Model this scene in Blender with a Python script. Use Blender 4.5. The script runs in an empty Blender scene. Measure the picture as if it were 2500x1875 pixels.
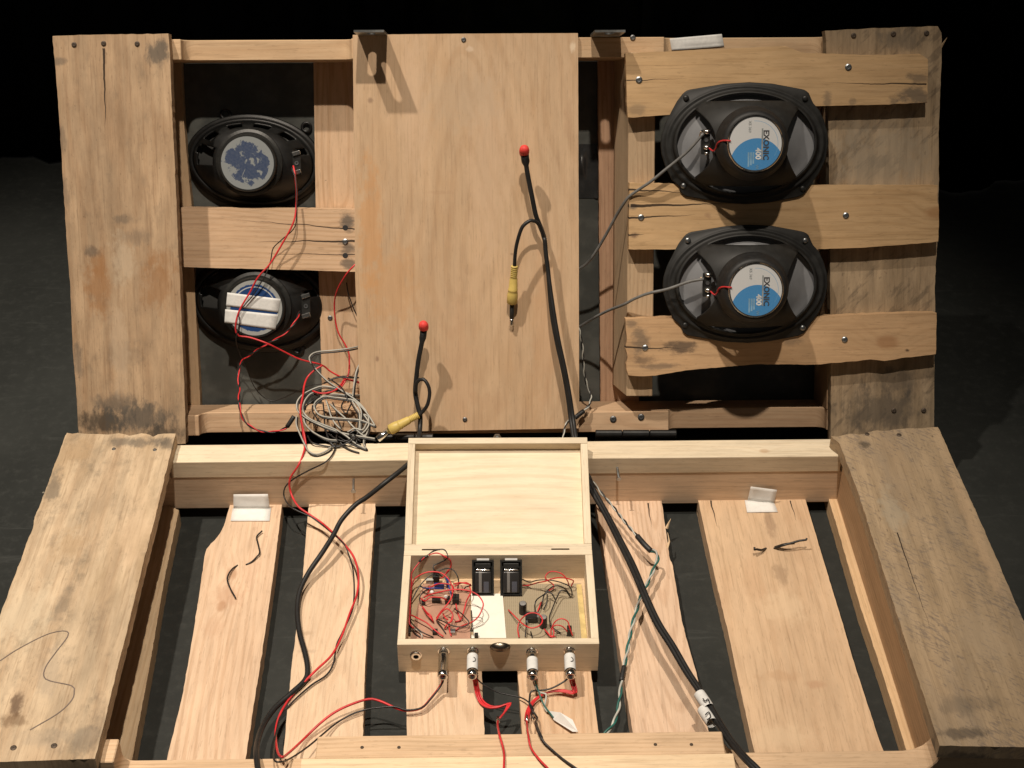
import bpy, bmesh, math, random
from mathutils import Vector, Matrix, noise as mnoise
random.seed(7)
S = bpy.context.scene
COL = S.collection

# ------------------------------------------------------------------ camera
F, PITCH, YAW, ROLL = 3627.96, .6244, .0205, .0033        # focal length in photo pixels (2500 wide)
CAM = Vector((-.0252, -1.6427, 1.3899))
_r = Vector((math.cos(YAW), -math.sin(YAW), 0))
_f = Vector((math.sin(YAW)*math.cos(PITCH), math.cos(YAW)*math.cos(PITCH), -math.sin(PITCH)))
_u = _r.cross(_f)
RR = _r*math.cos(ROLL) + _u*math.sin(ROLL)
UU = _u*math.cos(ROLL) - _r*math.sin(ROLL)
FF = _f
cd = bpy.data.cameras.new('camera')
cam = bpy.data.objects.new('camera', cd); COL.objects.link(cam)
cd.sensor_width = 36; cd.lens = 36*F/2500; cd.clip_start = .02; cd.clip_end = 60
cam.matrix_world = Matrix(((RR.x, UU.x, -FF.x, CAM.x), (RR.y, UU.y, -FF.y, CAM.y), (RR.z, UU.z, -FF.z, CAM.z), (0, 0, 0, 1)))
S.camera = cam
S.render.resolution_x, S.render.resolution_y = 1024, 768

# ------------------------------------------------------------------ world, lamps, exposure
W = bpy.data.worlds.new('World'); S.world = W; W.use_nodes = True
W.node_tree.nodes['Background'].inputs[0].default_value = (1, .92, .82, 1)
W.node_tree.nodes['Background'].inputs[1].default_value = .045
def spot(name, loc, target, power, size, cone, blend, col):
    l = bpy.data.lights.new(name, 'SPOT'); o = bpy.data.objects.new(name, l); COL.objects.link(o)
    l.energy = power; l.shadow_soft_size = size; l.spot_size = math.radians(cone); l.spot_blend = blend; l.color = col
    o.location = loc
    o.rotation_euler = (Vector(target)-Vector(loc)).to_track_quat('-Z', 'Y').to_euler()
    return o
spot('stage_spotlight', (.0, -1.2, 4.7), (-.28, -.12, .1), 640, .05, 34, 1.0, (1, .875, .735))
spot('stage_spotlight', (-1.5, -.20, 4.8), (-.42, -.18, .1), 790, .05, 33, 1.0, (1, .885, .755))
S.view_settings.view_transform = 'Standard'; S.view_settings.look = 'None'
S.view_settings.exposure = 0; S.view_settings.gamma = 1

# ------------------------------------------------------------------ surveying helpers: photo point on a real plane -> metres
TH, Y0, Z0 = 1.1132, .0359, .0831                          # lid leans back 64 degrees about its hinge line
LU = Vector((0, math.cos(TH), math.sin(TH))); LW = Vector((0, -math.sin(TH), math.cos(TH))); LO = Vector((0, Y0, Z0))
ML = Matrix.Translation(LO) @ Matrix.Rotation(TH, 4, 'X')
def ray(px, py): return FF + RR*((px-1250)/F) - UU*((py-937.5)/F)
def plane(px, py, n, k):
    d = ray(px, py); return CAM + d*((k-CAM.dot(n))/d.dot(n))
def BP(px, py, z): return plane(px, py, Vector((0, 0, 1)), z)
def VP(px, py, y): return plane(px, py, Vector((0, 1, 0)), y)
def LP(px, py, w): return plane(px, py, LW, LO.dot(LW)+w)
def LL(px, py, w):
    p = LP(px, py, w) - LO; return Vector((p.x, p.dot(LU), w))

# ------------------------------------------------------------------ node helpers
class NT:
    def __init__(s, name):
        s.m = bpy.data.materials.new(name); s.m.use_nodes = True
        s.t = s.m.node_tree; s.n = s.t.nodes; s.b = s.n['Principled BSDF']
    def put(s, sock, v):
        if isinstance(v, bpy.types.NodeSocket): s.t.links.new(v, sock)
        elif isinstance(v, (tuple, list)) and len(v) == 3 and sock.type == 'RGBA': sock.default_value = (*v, 1)
        else: sock.default_value = v
    def M(s, op, a, b=0.0, c=None, clamp=False):
        n = s.n.new('ShaderNodeMath'); n.operation = op; n.use_clamp = clamp
        s.put(n.inputs[0], a); s.put(n.inputs[1], b)
        if c is not None: s.put(n.inputs[2], c)
        return n.outputs[0]
    def mix(s, f, a, b, mode='MIX'):
        n = s.n.new('ShaderNodeMix'); n.data_type = 'RGBA'; n.blend_type = mode
        s.put(n.inputs[0], f); s.put(n.inputs[6], a); s.put(n.inputs[7], b); return n.outputs[2]
    def vec(s, x, y, z=0.0):
        n = s.n.new('ShaderNodeCombineXYZ'); s.put(n.inputs[0], x); s.put(n.inputs[1], y); s.put(n.inputs[2], z); return n.outputs[0]
    def noise(s, v, scale=1.0, detail=2.0, rough=.5, dist=0.0):
        n = s.n.new('ShaderNodeTexNoise'); s.put(n.inputs['Vector'], v); n.inputs['Scale'].default_value = scale
        n.inputs['Detail'].default_value = detail; n.inputs['Roughness'].default_value = rough; n.inputs['Distortion'].default_value = dist
        return n.outputs[0]
    def step(s, v, lo, hi, a=0.0, b=1.0):
        n = s.n.new('ShaderNodeMapRange'); n.interpolation_type = 'SMOOTHSTEP'
        s.put(n.inputs[0], v); n.inputs[1].default_value = lo; n.inputs[2].default_value = hi
        n.inputs[3].default_value = a; n.inputs[4].default_value = b; return n.outputs[0]
    def sep(s, v):
        n = s.n.new('ShaderNodeSeparateXYZ'); s.put(n.inputs[0], v); return n.outputs
    def coord(s, which): return s.n.new('ShaderNodeTexCoord').outputs[which]
    def bump(s, h, strength=.3, dist=.001):
        n = s.n.new('ShaderNodeBump'); s.put(n.inputs['Height'], h); n.inputs['Strength'].default_value = strength
        n.inputs['Distance'].default_value = dist; s.t.links.new(n.outputs[0], s.b.inputs['Normal'])
    def fin(s, col=None, rough=.5, metal=0.0, spec=.5):
        if col is not None: s.put(s.b.inputs['Base Color'], col)
        s.put(s.b.inputs['Roughness'], rough); s.put(s.b.inputs['Metallic'], metal)
        s.put(s.b.inputs['Specular IOR Level'], spec); return s.m

def plain(name, col, rough=.5, metal=0.0, spec=.5, mottle=.25, scale=60, bump=0.0):
    k = NT(name); o = k.coord('Object'); n = k.noise(o, scale, 4, .6)
    f = k.step(n, .3, .75)
    c = k.mix(f, tuple(x*(1-mottle) for x in col), tuple(min(1, x*(1+mottle*.6)) for x in col))
    r = k.M('ADD', rough-.06, k.M('MULTIPLY', n, .14))
    if bump: k.bump(n, bump, .0006)
    return k.fin(c, r, metal, spec)

def wood(name, A, B, seed=0, tc=0.0, hc=.03, freq=150, ring=.5, streak=.5, warp=.03, hvar=.06, blotch=.2, blotchc=None,
         knots=(), patches=(), cracks=(), saw=None, dirt=0.0, rough=.72, speck=.0, vary=.13, fibre=.3, tilt=None):
    """Boards: UV map in metres, s along the grain, t across; A early wood, B late wood."""
    k = NT(name)
    u = k.n.new('ShaderNodeUVMap'); u.uv_map = 'UVMap'
    s, t, _ = k.sep(u.outputs[0])
    sd = seed*7.31 + 1.7
    def nz(fs, ft, o, d=2, r=.5): return k.noise(k.vec(k.M('MULTIPLY', s, fs), k.M('MULTIPLY', t, ft), sd+o), 1.0, d, r)
    tt = k.M('ADD', k.M('SUBTRACT', t, tc), k.M('MULTIPLY', k.M('SUBTRACT', nz(2.2, 7, 0), .5), warp))
    h = k.M('ADD', hc, k.M('MULTIPLY', k.M('SUBTRACT', nz(1.6, 2, 3.3, 1), .5), hvar))
    if tilt: h = k.M('ADD', k.M('MULTIPLY', k.M('SUBTRACT', s, tilt[1]), tilt[0]), k.M('MULTIPLY', k.M('SUBTRACT', nz(2.2, 5, 3.3, 2), .5), hvar))
    r = k.M('SQRT', k.M('ADD', k.M('MULTIPLY', tt, tt), k.M('MULTIPLY', h, h)))
    kmask = None
    for (ks, kt, kr) in knots:
        ds = k.M('MULTIPLY', k.M('SUBTRACT', s, ks), .6); dt = k.M('SUBTRACT', t, kt)
        d = k.M('SQRT', k.M('ADD', k.M('MULTIPLY', ds, ds), k.M('MULTIPLY', dt, dt)))
        d = k.M('ADD', d, k.M('MULTIPLY', k.M('SUBTRACT', nz(50, 50, 9), .5), kr*.7))
        g = k.M('DIVIDE', d, kr*2.0)
        r = k.M('ADD', r, k.M('MULTIPLY', k.M('EXPONENT', k.M('MULTIPLY', k.M('MULTIPLY', g, g), -1.0)), kr*1.6))
        mk = k.step(d, kr*.35, kr*1.0, 1, 0)
        kmask = mk if kmask is None else k.M('MAXIMUM', kmask, mk)
    fine = nz(14, 800, 5, 3, .6); strk = nz(3.5, 95, 6, 4, .65); pore = nz(40, 1500, 8, 2)
    ph = k.M('ADD', k.M('MULTIPLY', r, freq*6.283), k.M('MULTIPLY', nz(6, 30, 2), 3.0))
    w = k.M('ADD', k.M('MULTIPLY', k.M('SINE', ph), .5), .5)
    w = k.step(w, .42, .98)
    amp = k.M('MULTIPLY', k.step(nz(2, 9, 7), .25, .7, .35, 1), ring)
    f = k.M('ADD', k.M('MULTIPLY', w, amp), k.M('MULTIPLY', k.M('SUBTRACT', strk, .47), streak*1.6))
    f = k.M('ADD', f, k.M('MULTIPLY', k.M('SUBTRACT', fine, .5), .7), clamp=True)
    c = k.mix(f, A, B)
    big = k.step(nz(2.4, 10, 41, 5, .62), .25, .75, 1-vary, 1+vary*.35); mid = k.step(nz(16, 60, 43, 5, .65), .3, .7, 1-vary*.7, 1+vary*.3)
    c = k.mix(1.0, c, k.M('MULTIPLY', big, mid), 'MULTIPLY')
    c = k.mix(k.M('MULTIPLY', k.step(nz(3.2, 12, 47, 4, .6), .5, .75), vary*.8), c, tuple(x*y for x, y in zip(A, (.92, .78, .66))))
    bc = blotchc or tuple(x*y for x, y in zip(B, (.82, .75, .68)))
    c = k.mix(k.M('MULTIPLY', k.step(nz(6, 17, 11, 5, .6), .48, .72), blotch), c, bc)
    c = k.mix(k.M('MULTIPLY', k.step(nz(11, 300, 51, 3, .6), .53, .66), fibre), c, tuple(x*.62 for x in B))
    c = k.mix(k.M('MULTIPLY', k.step(nz(60, 420, 53, 2, .6), .60, .70), fibre*.8), c, tuple(x*.42 for x in B))
    if saw:                                                   # slanting saw tooth smudges of dark stain
        ang, sc, lo, amt, scol = saw
        a = k.M('ADD', k.M('MULTIPLY', s, math.cos(ang)), k.M('MULTIPLY', t, math.sin(ang)))
        b = k.M('SUBTRACT', k.M('MULTIPLY', t, math.cos(ang)), k.M('MULTIPLY', s, math.sin(ang)))
        n1 = k.noise(k.vec(k.M('MULTIPLY', a, sc*.30), k.M('MULTIPLY', b, sc), sd+21), 1.0, 5, .62)
        n2 = nz(9, 14, 23, 3)
        c = k.mix(k.M('MULTIPLY', k.step(k.M('ADD', n1, k.M('MULTIPLY', k.M('SUBTRACT', n2, .5), .5)), lo, lo+.16), amt), c, scol)
    if speck:
        c = k.mix(k.M('MULTIPLY', k.step(nz(130, 190, 31, 3), .66, .74), speck), c, (.05, .035, .022))
    pn = nz(42, 70, 12, 6, .68)
    for (cs, ct, rs, rt, pc, am) in patches:
        ds = k.M('DIVIDE', k.M('SUBTRACT', s, cs), rs); dt = k.M('DIVIDE', k.M('SUBTRACT', t, ct), rt)
        d = k.M('SQRT', k.M('ADD', k.M('MULTIPLY', ds, ds), k.M('MULTIPLY', dt, dt)))
        d = k.M('ADD', d, k.M('MULTIPLY', k.M('SUBTRACT', pn, .5), 2.6))
        c = k.mix(k.M('MULTIPLY', k.step(d, .35, 1.15, 1, 0), am), c, pc)
    if dirt:
        c = k.mix(k.M('MULTIPLY', k.step(nz(26, 40, 14, 6, .7), .5, .75), dirt), c, (.10, .085, .065))
    if kmask is not None: c = k.mix(k.M('MULTIPLY', kmask, .5), c, tuple(x*y for x, y in zip(B, (.66, .48, .36))))
    hgt = k.M('ADD', k.M('MULTIPLY', fine, .5), k.M('MULTIPLY', strk, .6))
    for (s0, t0, s1, t1, wd) in cracks:
        sl = (t1-t0)/((s1-s0) or 1e-6)
        line = k.M('ADD', k.M('MULTIPLY', k.M('SUBTRACT', s, s0), sl), t0)
        d = k.M('ABSOLUTE', k.M('SUBTRACT', k.M('SUBTRACT', t, line), k.M('MULTIPLY', k.M('SUBTRACT', nz(35, 3, 16, 3), .5), .005)))
        fr = k.M('DIVIDE', k.M('SUBTRACT', s, s0), s1-s0)
        wv = k.M('MULTIPLY', k.M('SUBTRACT', 1.0, fr), wd)
        ins = k.M('MULTIPLY', k.M('GREATER_THAN', fr, 0.0), k.M('LESS_THAN', fr, 1.0))
        mk = k.M('MULTIPLY', k.M('LESS_THAN', d, wv), ins)
        c = k.mix(k.M('MULTIPLY', mk, .92), c, (.02, .012, .008)); hgt = k.M('SUBTRACT', hgt, k.M('MULTIPLY', mk, 2.0))
    k.bump(hgt, .35, .0006)
    return k.fin(c, k.M('ADD', rough-.1, k.M('MULTIPLY', strk, .2)), 0.0, .28)

# ------------------------------------------------------------------ mesh helpers
def tag(o, label=None, cat=None, group=None, kind=None):
    if label: o['label'] = label
    if cat: o['category'] = cat
    if group: o['group'] = group
    if kind: o['kind'] = kind
    return o
def empty(name, loc=(0, 0, 0), rot=(0, 0, 0)):
    o = bpy.data.objects.new(name, None); COL.objects.link(o); o.location = loc; o.rotation_euler = rot; o.empty_display_size = .02; return o
def link(name, bm, mat, parent=None, smooth=False, recentre=True, uv=None):
    if uv:
        lay = bm.loops.layers.uv.new('UVMap')
        for f in bm.faces:
            for l in f.loops: l[lay].uv = uv(l.vert.co, f.normal)
    c = Vector((0, 0, 0))
    if recentre and bm.verts:
        lo = [min(v.co[i] for v in bm.verts) for i in range(3)]; hi = [max(v.co[i] for v in bm.verts) for i in range(3)]
        c = Vector([(a+b)/2 for a, b in zip(lo, hi)])
        bmesh.ops.translate(bm, verts=bm.verts, vec=-c)
    me = bpy.data.meshes.new(name); bm.to_mesh(me); bm.free()
    if smooth:
        for p in me.polygons: p.use_smooth = True
    for m in (mat if isinstance(mat, (list, tuple)) else [mat]): me.materials.append(m)
    o = bpy.data.objects.new(name, me); COL.objects.link(o); o.location = c
    if parent is not None: o.parent = parent
    if parent is not None and parent.type == 'MESH': o.location = c - OFF.get(parent.name, Vector((0, 0, 0)))
    OFF[o.name] = c
    return o
OFF = {}                                                     # centre of each part in its thing's own frame
def box(bm, x0, x1, y0, y1, z0, z1, bev=0.0, M=None):
    r = bmesh.ops.create_cube(bm, size=1.0)
    vs = r['verts']
    for v in vs: v.co = Vector(((x0+x1)/2 + v.co.x*(x1-x0), (y0+y1)/2 + v.co.y*(y1-y0), (z0+z1)/2 + v.co.z*(z1-z0)))
    if bev:
        es = {e for v in vs for e in v.link_edges}
        vs = bmesh.ops.bevel(bm, geom=list(es), offset=bev, segments=2, affect='EDGES', profile=.6)['verts']
    if M is not None: bmesh.ops.transform(bm, matrix=M, verts=list(vs))
    return vs
def lathe(bm, prof, n=24, M=None, cap0=True, cap1=True):
    rings = []
    for r, z in prof: rings.append([bm.verts.new((r*math.cos(6.28318*i/n), r*math.sin(6.28318*i/n), z)) for i in range(n)])
    for a, b in zip(rings, rings[1:]):
        for i in range(n): bm.faces.new((a[i], a[(i+1) % n], b[(i+1) % n], b[i]))
    if cap0: bm.faces.new(rings[0][::-1])
    if cap1: bm.faces.new(rings[-1])
    vs = [v for r in rings for v in r]
    if M is not None: bmesh.ops.transform(bm, matrix=M, verts=vs)
    return vs
def smooth_path(pts, step=.004):
    P = [Vector(p) for p in pts]; out = []
    for i in range(len(P)-1):
        p0 = P[i-1] if i else P[0]*2-P[1]; p1, p2 = P[i], P[i+1]; p3 = P[i+2] if i+2 < len(P) else P[-1]*2-P[-2]
        n = max(1, min(14, int((p2-p1).length/step)))
        for j in range(n):
            t = j/n
            out.append(.5*((2*p1) + (p2-p0)*t + (2*p0-5*p1+4*p2-p3)*t*t + (3*p1-p0-3*p2+p3)*t**3))
    out.append(P[-1]); return out
def frames(path):
    T = []
    for i in range(len(path)):
        d = path[min(i+1, len(path)-1)] - path[max(i-1, 0)]
        T.append(d.normalized() if d.length > 1e-9 else Vector((0, 0, 1)))
    n = T[0].orthogonal().normalized(); N = []
    for i, t in enumerate(T):
        n = (n - t*n.dot(t)); n = n.normalized() if n.length > 1e-6 else t.orthogonal().normalized(); N.append(n.copy())
    return T, N
def tube(bm, path, rad, n=6):
    T, N = frames(path); rings = []
    for i, p in enumerate(path):
        r = rad(i/(len(path)-1)) if callable(rad) else rad
        b = T[i].cross(N[i])
        rings.append([bm.verts.new(p + (N[i]*math.cos(6.28318*j/n) + b*math.sin(6.28318*j/n))*r) for j in range(n)])
    for a, b in zip(rings, rings[1:]):
        for j in range(n): bm.faces.new((a[j], a[(j+1) % n], b[(j+1) % n], b[j]))
    bm.faces.new(rings[0][::-1]); bm.faces.new(rings[-1])
def wire(name, pts, rad, mat, parent=None, step=.004, n=6, org=None):
    bm = bmesh.new(); path = smooth_path(pts, step)
    if org is not None: path = [p-org for p in path]
    tube(bm, path, rad, n); return link(name, bm, mat, parent, True)
def twist(names, pts, rad, mats, parent, org, pitch=.028, phase=0.0, sep=1.05, step=.003):
    path = smooth_path(pts, step); T, N = frames(path); d = 0.0; A = [[], []]
    for i, p in enumerate(path):
        if i: d += (p-path[i-1]).length
        b = T[i].cross(N[i]); a = 6.28318*d/pitch + phase
        o = (N[i]*math.cos(a) + b*math.sin(a))*rad*sep
        A[0].append(p+o-org); A[1].append(p-o-org)
    for k in (0, 1):
        bm = bmesh.new(); tube(bm, A[k], rad, 6); link(names[k], bm, mats[k], parent, True)

def outline(pts, jit, seed, seg=.014):
    """Rough sawn outline: a polygon in metres with its edges broken up a little."""
    out = []
    for i, a in enumerate(pts):
        b = pts[(i+1) % len(pts)]; d = Vector(b)-Vector(a); L = d.length; n = max(1, int(L/seg)); nn = Vector((d.y, -d.x))/(L or 1)
        for j in range(n):
            p = Vector(a) + d*(j/n)
            if j: p = p + nn*(mnoise.noise(Vector((p.x*150, p.y*150, seed)))*jit*1.1 + mnoise.noise(Vector((p.x*9, p.y*9, seed+5)))*jit*.7)
            out.append(p)
    return out
def board(name, par, pts, top, th, mat, ax, jit=.0005, seed=0, bev=.0009, seg=.007):
    """A plank from its outline (metres, in the parent's frame), its face at height top, thickness th; grain along axis ax."""
    bm = bmesh.new(); o = outline([(p[0], p[1]) for p in pts], jit, seed, seg)
    area = sum(o[i].x*o[(i+1) % len(o)].y - o[(i+1) % len(o)].x*o[i].y for i in range(len(o)))
    if area < 0: o.reverse()
    vt = [bm.verts.new((p.x, p.y, top)) for p in o]; vb = [bm.verts.new((p.x, p.y, top-th)) for p in o]
    ft = bm.faces.new(vt); bm.faces.new(vb[::-1]); n = len(o)
    for i in range(n): bm.faces.new((vt[i], vb[i], vb[(i+1) % n], vt[(i+1) % n]))
    if bev: bmesh.ops.bevel(bm, geom=list(ft.edges), offset=bev, segments=2, affect='EDGES', profile=.6)
    bm.normal_update()
    def uv(co, nn):
        s, t = (co.x, co.y) if ax == 'x' else (co.y, co.x)
        if abs(nn.z) < .5:
            ds = abs(nn.x) if ax == 'x' else abs(nn.y)
            if ds > .7: s += (top-co.z)
            else: t += (top-co.z)
        return (s, t)
    return link(name, bm, mat, par, uv=uv)
def block(name, par, x, y, z, mat, ax, bev=.001):
    """A squared timber in the parent's frame; grain along ax."""
    bm = bmesh.new(); box(bm, *x, *y, *z, bev); bm.normal_update(); i = 'xyz'.index(ax); j, k = [q for q in range(3) if q != i]
    return link(name, bm, mat, par, uv=lambda co, nn: (co[i] + (co[k] if abs(nn[i]) > .7 else 0), co[j] + co[k]*1.0))
def prism(name, par, poly, u, v, d, d0, d1, mat, uvf, bev=.001, smooth=False):
    """Polygon in the plane of axes u, v pushed along axis d."""
    bm = bmesh.new(); A, B = [], []
    for p in poly:
        for L, h in ((A, d0), (B, d1)):
            c = [0, 0, 0]; c[u], c[v], c[d] = p[0], p[1], h; L.append(bm.verts.new(c))
    bm.faces.new(A); bm.faces.new(B[::-1]); n = len(A)
    for i in range(n): bm.faces.new((A[i], B[i], B[(i+1) % n], A[(i+1) % n]))
    bmesh.ops.recalc_face_normals(bm, faces=bm.faces)
    if bev: bmesh.ops.bevel(bm, geom=list(bm.edges), offset=bev, segments=1, affect='EDGES')
    bm.normal_update(); return link(name, bm, mat, par, uv=uvf)
def text(name, body, size, M, mat, par, depth=.0001, bold=0.0):
    cu = bpy.data.curves.new(name, 'FONT'); cu.body = body; cu.size = size; cu.extrude = depth; cu.offset = bold; cu.align_x = 'LEFT'; cu.resolution_u = 2
    t = bpy.data.objects.new(name, cu); COL.objects.link(t)
    dg = bpy.context.evaluated_depsgraph_get(); me = bpy.data.meshes.new_from_object(t.evaluated_get(dg))
    bpy.data.objects.remove(t); bm = bmesh.new(); bm.from_mesh(me); bpy.data.meshes.remove(me)
    bmesh.ops.transform(bm, matrix=M, verts=bm.verts); return link(name, bm, mat, par)

# ------------------------------------------------------------------ materials
zinc = plain('zinc', (.38, .40, .41), .38, 1.0); steel_dark = plain('dull_steel', (.20, .20, .20), .45, .9)
rusty = plain('rusty_nail_head', (.10, .075, .055), .6, .5); chrome = plain('bright_metal', (.72, .71, .68), .16, 1.0, mottle=.1); solder = plain('solder', (.75, .74, .7), .25, 1.0)
blackm = plain('black_paint', (.016, .016, .015), .42, 0, .45); rubber = plain('rubber', (.014, .014, .014), .55, 0, .4, .3, 200, .15)
basketm = plain('black_stamped_steel', (.017, .017, .016), .56, 0, .35, .3, 90)
conem = plain('grey_paper_cone', (.20, .205, .215), .6, 0, .3, .1, 40)
conedark = plain('dark_paper_cone', (.05, .05, .048), .7, 0, .3, .2, 40)
redw = plain('red_wire', (.62, .030, .035), .42); blackw = plain('black_wire', (.016, .015, .015), .4); whitew = plain('white_wire', (.50, .50, .45), .5); coilw = plain('aged_white_wire', (.40, .39, .345), .5)
greyw = plain('grey_cable', (.16, .16, .155), .45); greenw = plain('green_wire', (.02, .13, .11), .45); bluew = plain('blue_wire', (.02, .05, .25), .4)
cablem = plain('black_cable', (.013, .013, .013), .5, 0, .4); redtip = plain('red_rubber', (.74, .06, .05), .6, 0, .4, .2, 300, .2)
yellow = plain('yellow_plastic', (.60, .45, .13), .45, 0, .4, .12); paper = plain('white_paper', (.74, .73, .70), .8, 0, .2, .06, 90)
tapem = plain('white_tape', (.66, .66, .64), .7, 0, .2, .08, 200, .2); card = plain('white_card', (.80, .77, .68), .8, 0, .2, .04, 60)
shrink = plain('heat_shrink', (.02, .02, .02), .5); copper = plain('bare_copper', (.6, .45, .3), .35, 1.0)
pencil = plain('pencil', (.16, .12, .10), .8); inkm = plain('ink', (.02, .02, .02), .7)
plexi = NT('smoked_panel'); _n = plexi.noise(plexi.coord('Object'), 14, 6, .65)
plexi = plexi.fin(plexi.mix(plexi.step(_n, .4, .7), (.06, .063, .058), (.11, .113, .103)), plexi.M('ADD', .22, plexi.M('MULTIPLY', _n, .25)), 0, .35)
PINE, PINE2 = (.62, .43, .275), (.47, .29, .16)
PINK, PINK2 = (.60, .41, .26), (.46, .275, .155)
GREYW = (.31, .245, .17)
ST = (.075, .070, .062)                                      # grey blue stain
RUST = (.30, .145, .055)

# ------------------------------------------------------------------ floor and curtains
fm = NT('stage_floor'); _o = fm.coord('Object'); _a = fm.noise(_o, 2.3, 6, .65); _b = fm.noise(_o, 60, 5, .7)
_s = fm.noise(fm.vec(fm.M('MULTIPLY', fm.sep(_o)[0], 3.0), fm.M('MULTIPLY', fm.sep(_o)[1], 26.0), 0.0), 1.0, 6, .7, 1.5)
_c = fm.mix(fm.step(_a, .35, .7), (.017, .0185, .0168), (.029, .031, .0282)); _c = fm.mix(fm.M('MULTIPLY', fm.step(_b, .45, .75), .5), _c, (.043, .045, .041))
_c = fm.mix(fm.M('MULTIPLY', fm.step(_s, .58, .74), .28), _c, (.085, .088, .082))
_v = fm.n.new('ShaderNodeTexVoronoi'); _v.inputs['Scale'].default_value = 9; fm.put(_v.inputs['Vector'], _o)
_c = fm.mix(fm.M('MULTIPLY', fm.step(_v.outputs[0], .012, .02, 1, 0), .8), _c, (.25, .23, .18))
fm.bump(_b, .25, .001); fm = fm.fin(_c, .62, 0, .25)
bm = bmesh.new(); bmesh.ops.create_grid(bm, x_segments=2, y_segments=2, size=9)
tag(link('floor', bm, fm), kind='structure')
def curtain(x0, x1, y, lab, col, seed, sl=0.0):
    m = plain('curtain_cloth', col, .95, 0, .05, .3, 25, .3); bm = bmesh.new(); n = int((x1-x0)/.02); rows = []
    for z in (0.0, .6, 1.5, 3.4):
        rows.append([bm.verts.new((x0+(x1-x0)*i/n, y + sl*(x0+(x1-x0)*i/n) + (.014+.012*min(z, 1))*math.sin(i*.75+seed+.5*math.sin(i*.21)) + .006*math.sin(i*1.9+z*.4), z+.004)) for i in range(n+1)])
    for a, b in zip(rows, rows[1:]):
        for i in range(n): bm.faces.new((a[i], a[i+1], b[i+1], b[i]))
    o = link('stage_curtain', bm, m, smooth=True)
    s = o.modifiers.new('cloth', 'SOLIDIFY'); s.thickness = .004
    tag(o, lab, 'curtain', 'black stage curtains behind the pallets')
curtain(-3.2, -.16, 1.07, 'black stage curtain behind the left side of the upright pallet', (.006, .006, .006), 0)
curtain(-.30, .42, 1.20, 'slightly greyer black curtain panel seen above the plywood sheet', (.034, .036, .031), 2)
curtain(.24, 3.2, .68, 'black stage curtain behind the right side of the upright pallet', (.004, .004, .004), 4, .26)

# ------------------------------------------------------------------ the upright pallet (lid)
lid = empty('wooden_pallet', LO, (TH, 0, 0))
tag(lid, 'upright wooden pallet frame leaning back with plywood sheet and loudspeaker boards', 'pallet')
def Lb(name, px, w, th, ax, mat, jit=.0006, seed=0, seg=.007): return board(name, lid, [LL(x, y, w) for x, y in px], w, th, mat, ax, jit, seed, seg=seg)
def ls(px, py, w, ax):
    p = LL(px, py, w); return (p.x, p.y) if ax == 'x' else (p.y, p.x)
def pat(w, ax, items, fn=ls):
    """patches given as photo points and radii in pixels (1750 px to the metre)"""
    out = []
    for (x, y, rx, ry, c, a) in items:
        s, t = fn(x, y, w, ax); rs, rt = (rx, ry) if ax == 'x' else (ry, rx); out.append((s, t, rs/1750, rt/1750, c, a))
    return out
def crk(w, ax, items, fn=ls):
    return [(*fn(x0, y0, w, ax), *fn(x1, y1, w, ax), wd) for (x0, y0, x1, y1, wd) in items]
def kno(w, ax, items, fn=ls): return [(*fn(x, y, w, ax), r) for (x, y, r) in items]
def bs(px, py, z, ax):
    p = BP(px, py, z); return (p.x, p.y) if ax == 'x' else (p.y, p.x)

m = wood('pallet_board_left', (.49, .345, .215), (.345, .215, .12), 1, -.53, .05, 60, .4, .85, .05, blotch=.4, speck=.3, vary=.26, fibre=.38, dirt=.3,
   patches=pat(0, 'y', [(238, 700, 38, 80, RUST, .65), (240, 640, 30, 40, RUST, .5), (385, 690, 45, 80, RUST, .5), (400, 640, 45, 40, RUST, .35),
      (385, 125, 32, 38, ST, .75), (225, 615, 22, 16, ST, .55), (300, 535, 40, 14, ST, .45), (330, 580, 40, 22, ST, .35), (300, 870, 60, 40, ST, .25),
      (250, 1030, 75, 36, (.03, .027, .022), .8), (340, 1020, 90, 45, ST, .75), (400, 1060, 60, 30, (.04, .035, .03), .7), (290, 985, 70, 30, ST, .6),
      (300, 640, 36, 70, (.56, .45, .32), .5), (290, 850, 26, 140, (.56, .43, .30), .4), (145, 150, 22, 10, ST, .5), (150, 330, 14, 40, ST, .4), (158, 470, 12, 40, ST, .35), (190, 880, 14, 60, ST, .5)]),
   cracks=crk(0, 'y', [(254, 118, 257, 330, .0018), (380, 940, 380, 941, .001)]), saw=(1.2, 60, .66, .35, (.16, .13, .10)))
Lb('plank', [(128, 88), (258, 84), (411, 82), (414, 120), (419, 260), (428, 440), (440, 700), (450, 950), (453, 1084), (194, 1082), (190, 1040), (186, 960), (178, 860), (172, 700), (163, 590), (159, 520), (152, 420), (145, 300), (136, 170)], 0, .0195, 'y', m, .0009, 3)
pl_left = lid.children[-1]

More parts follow.
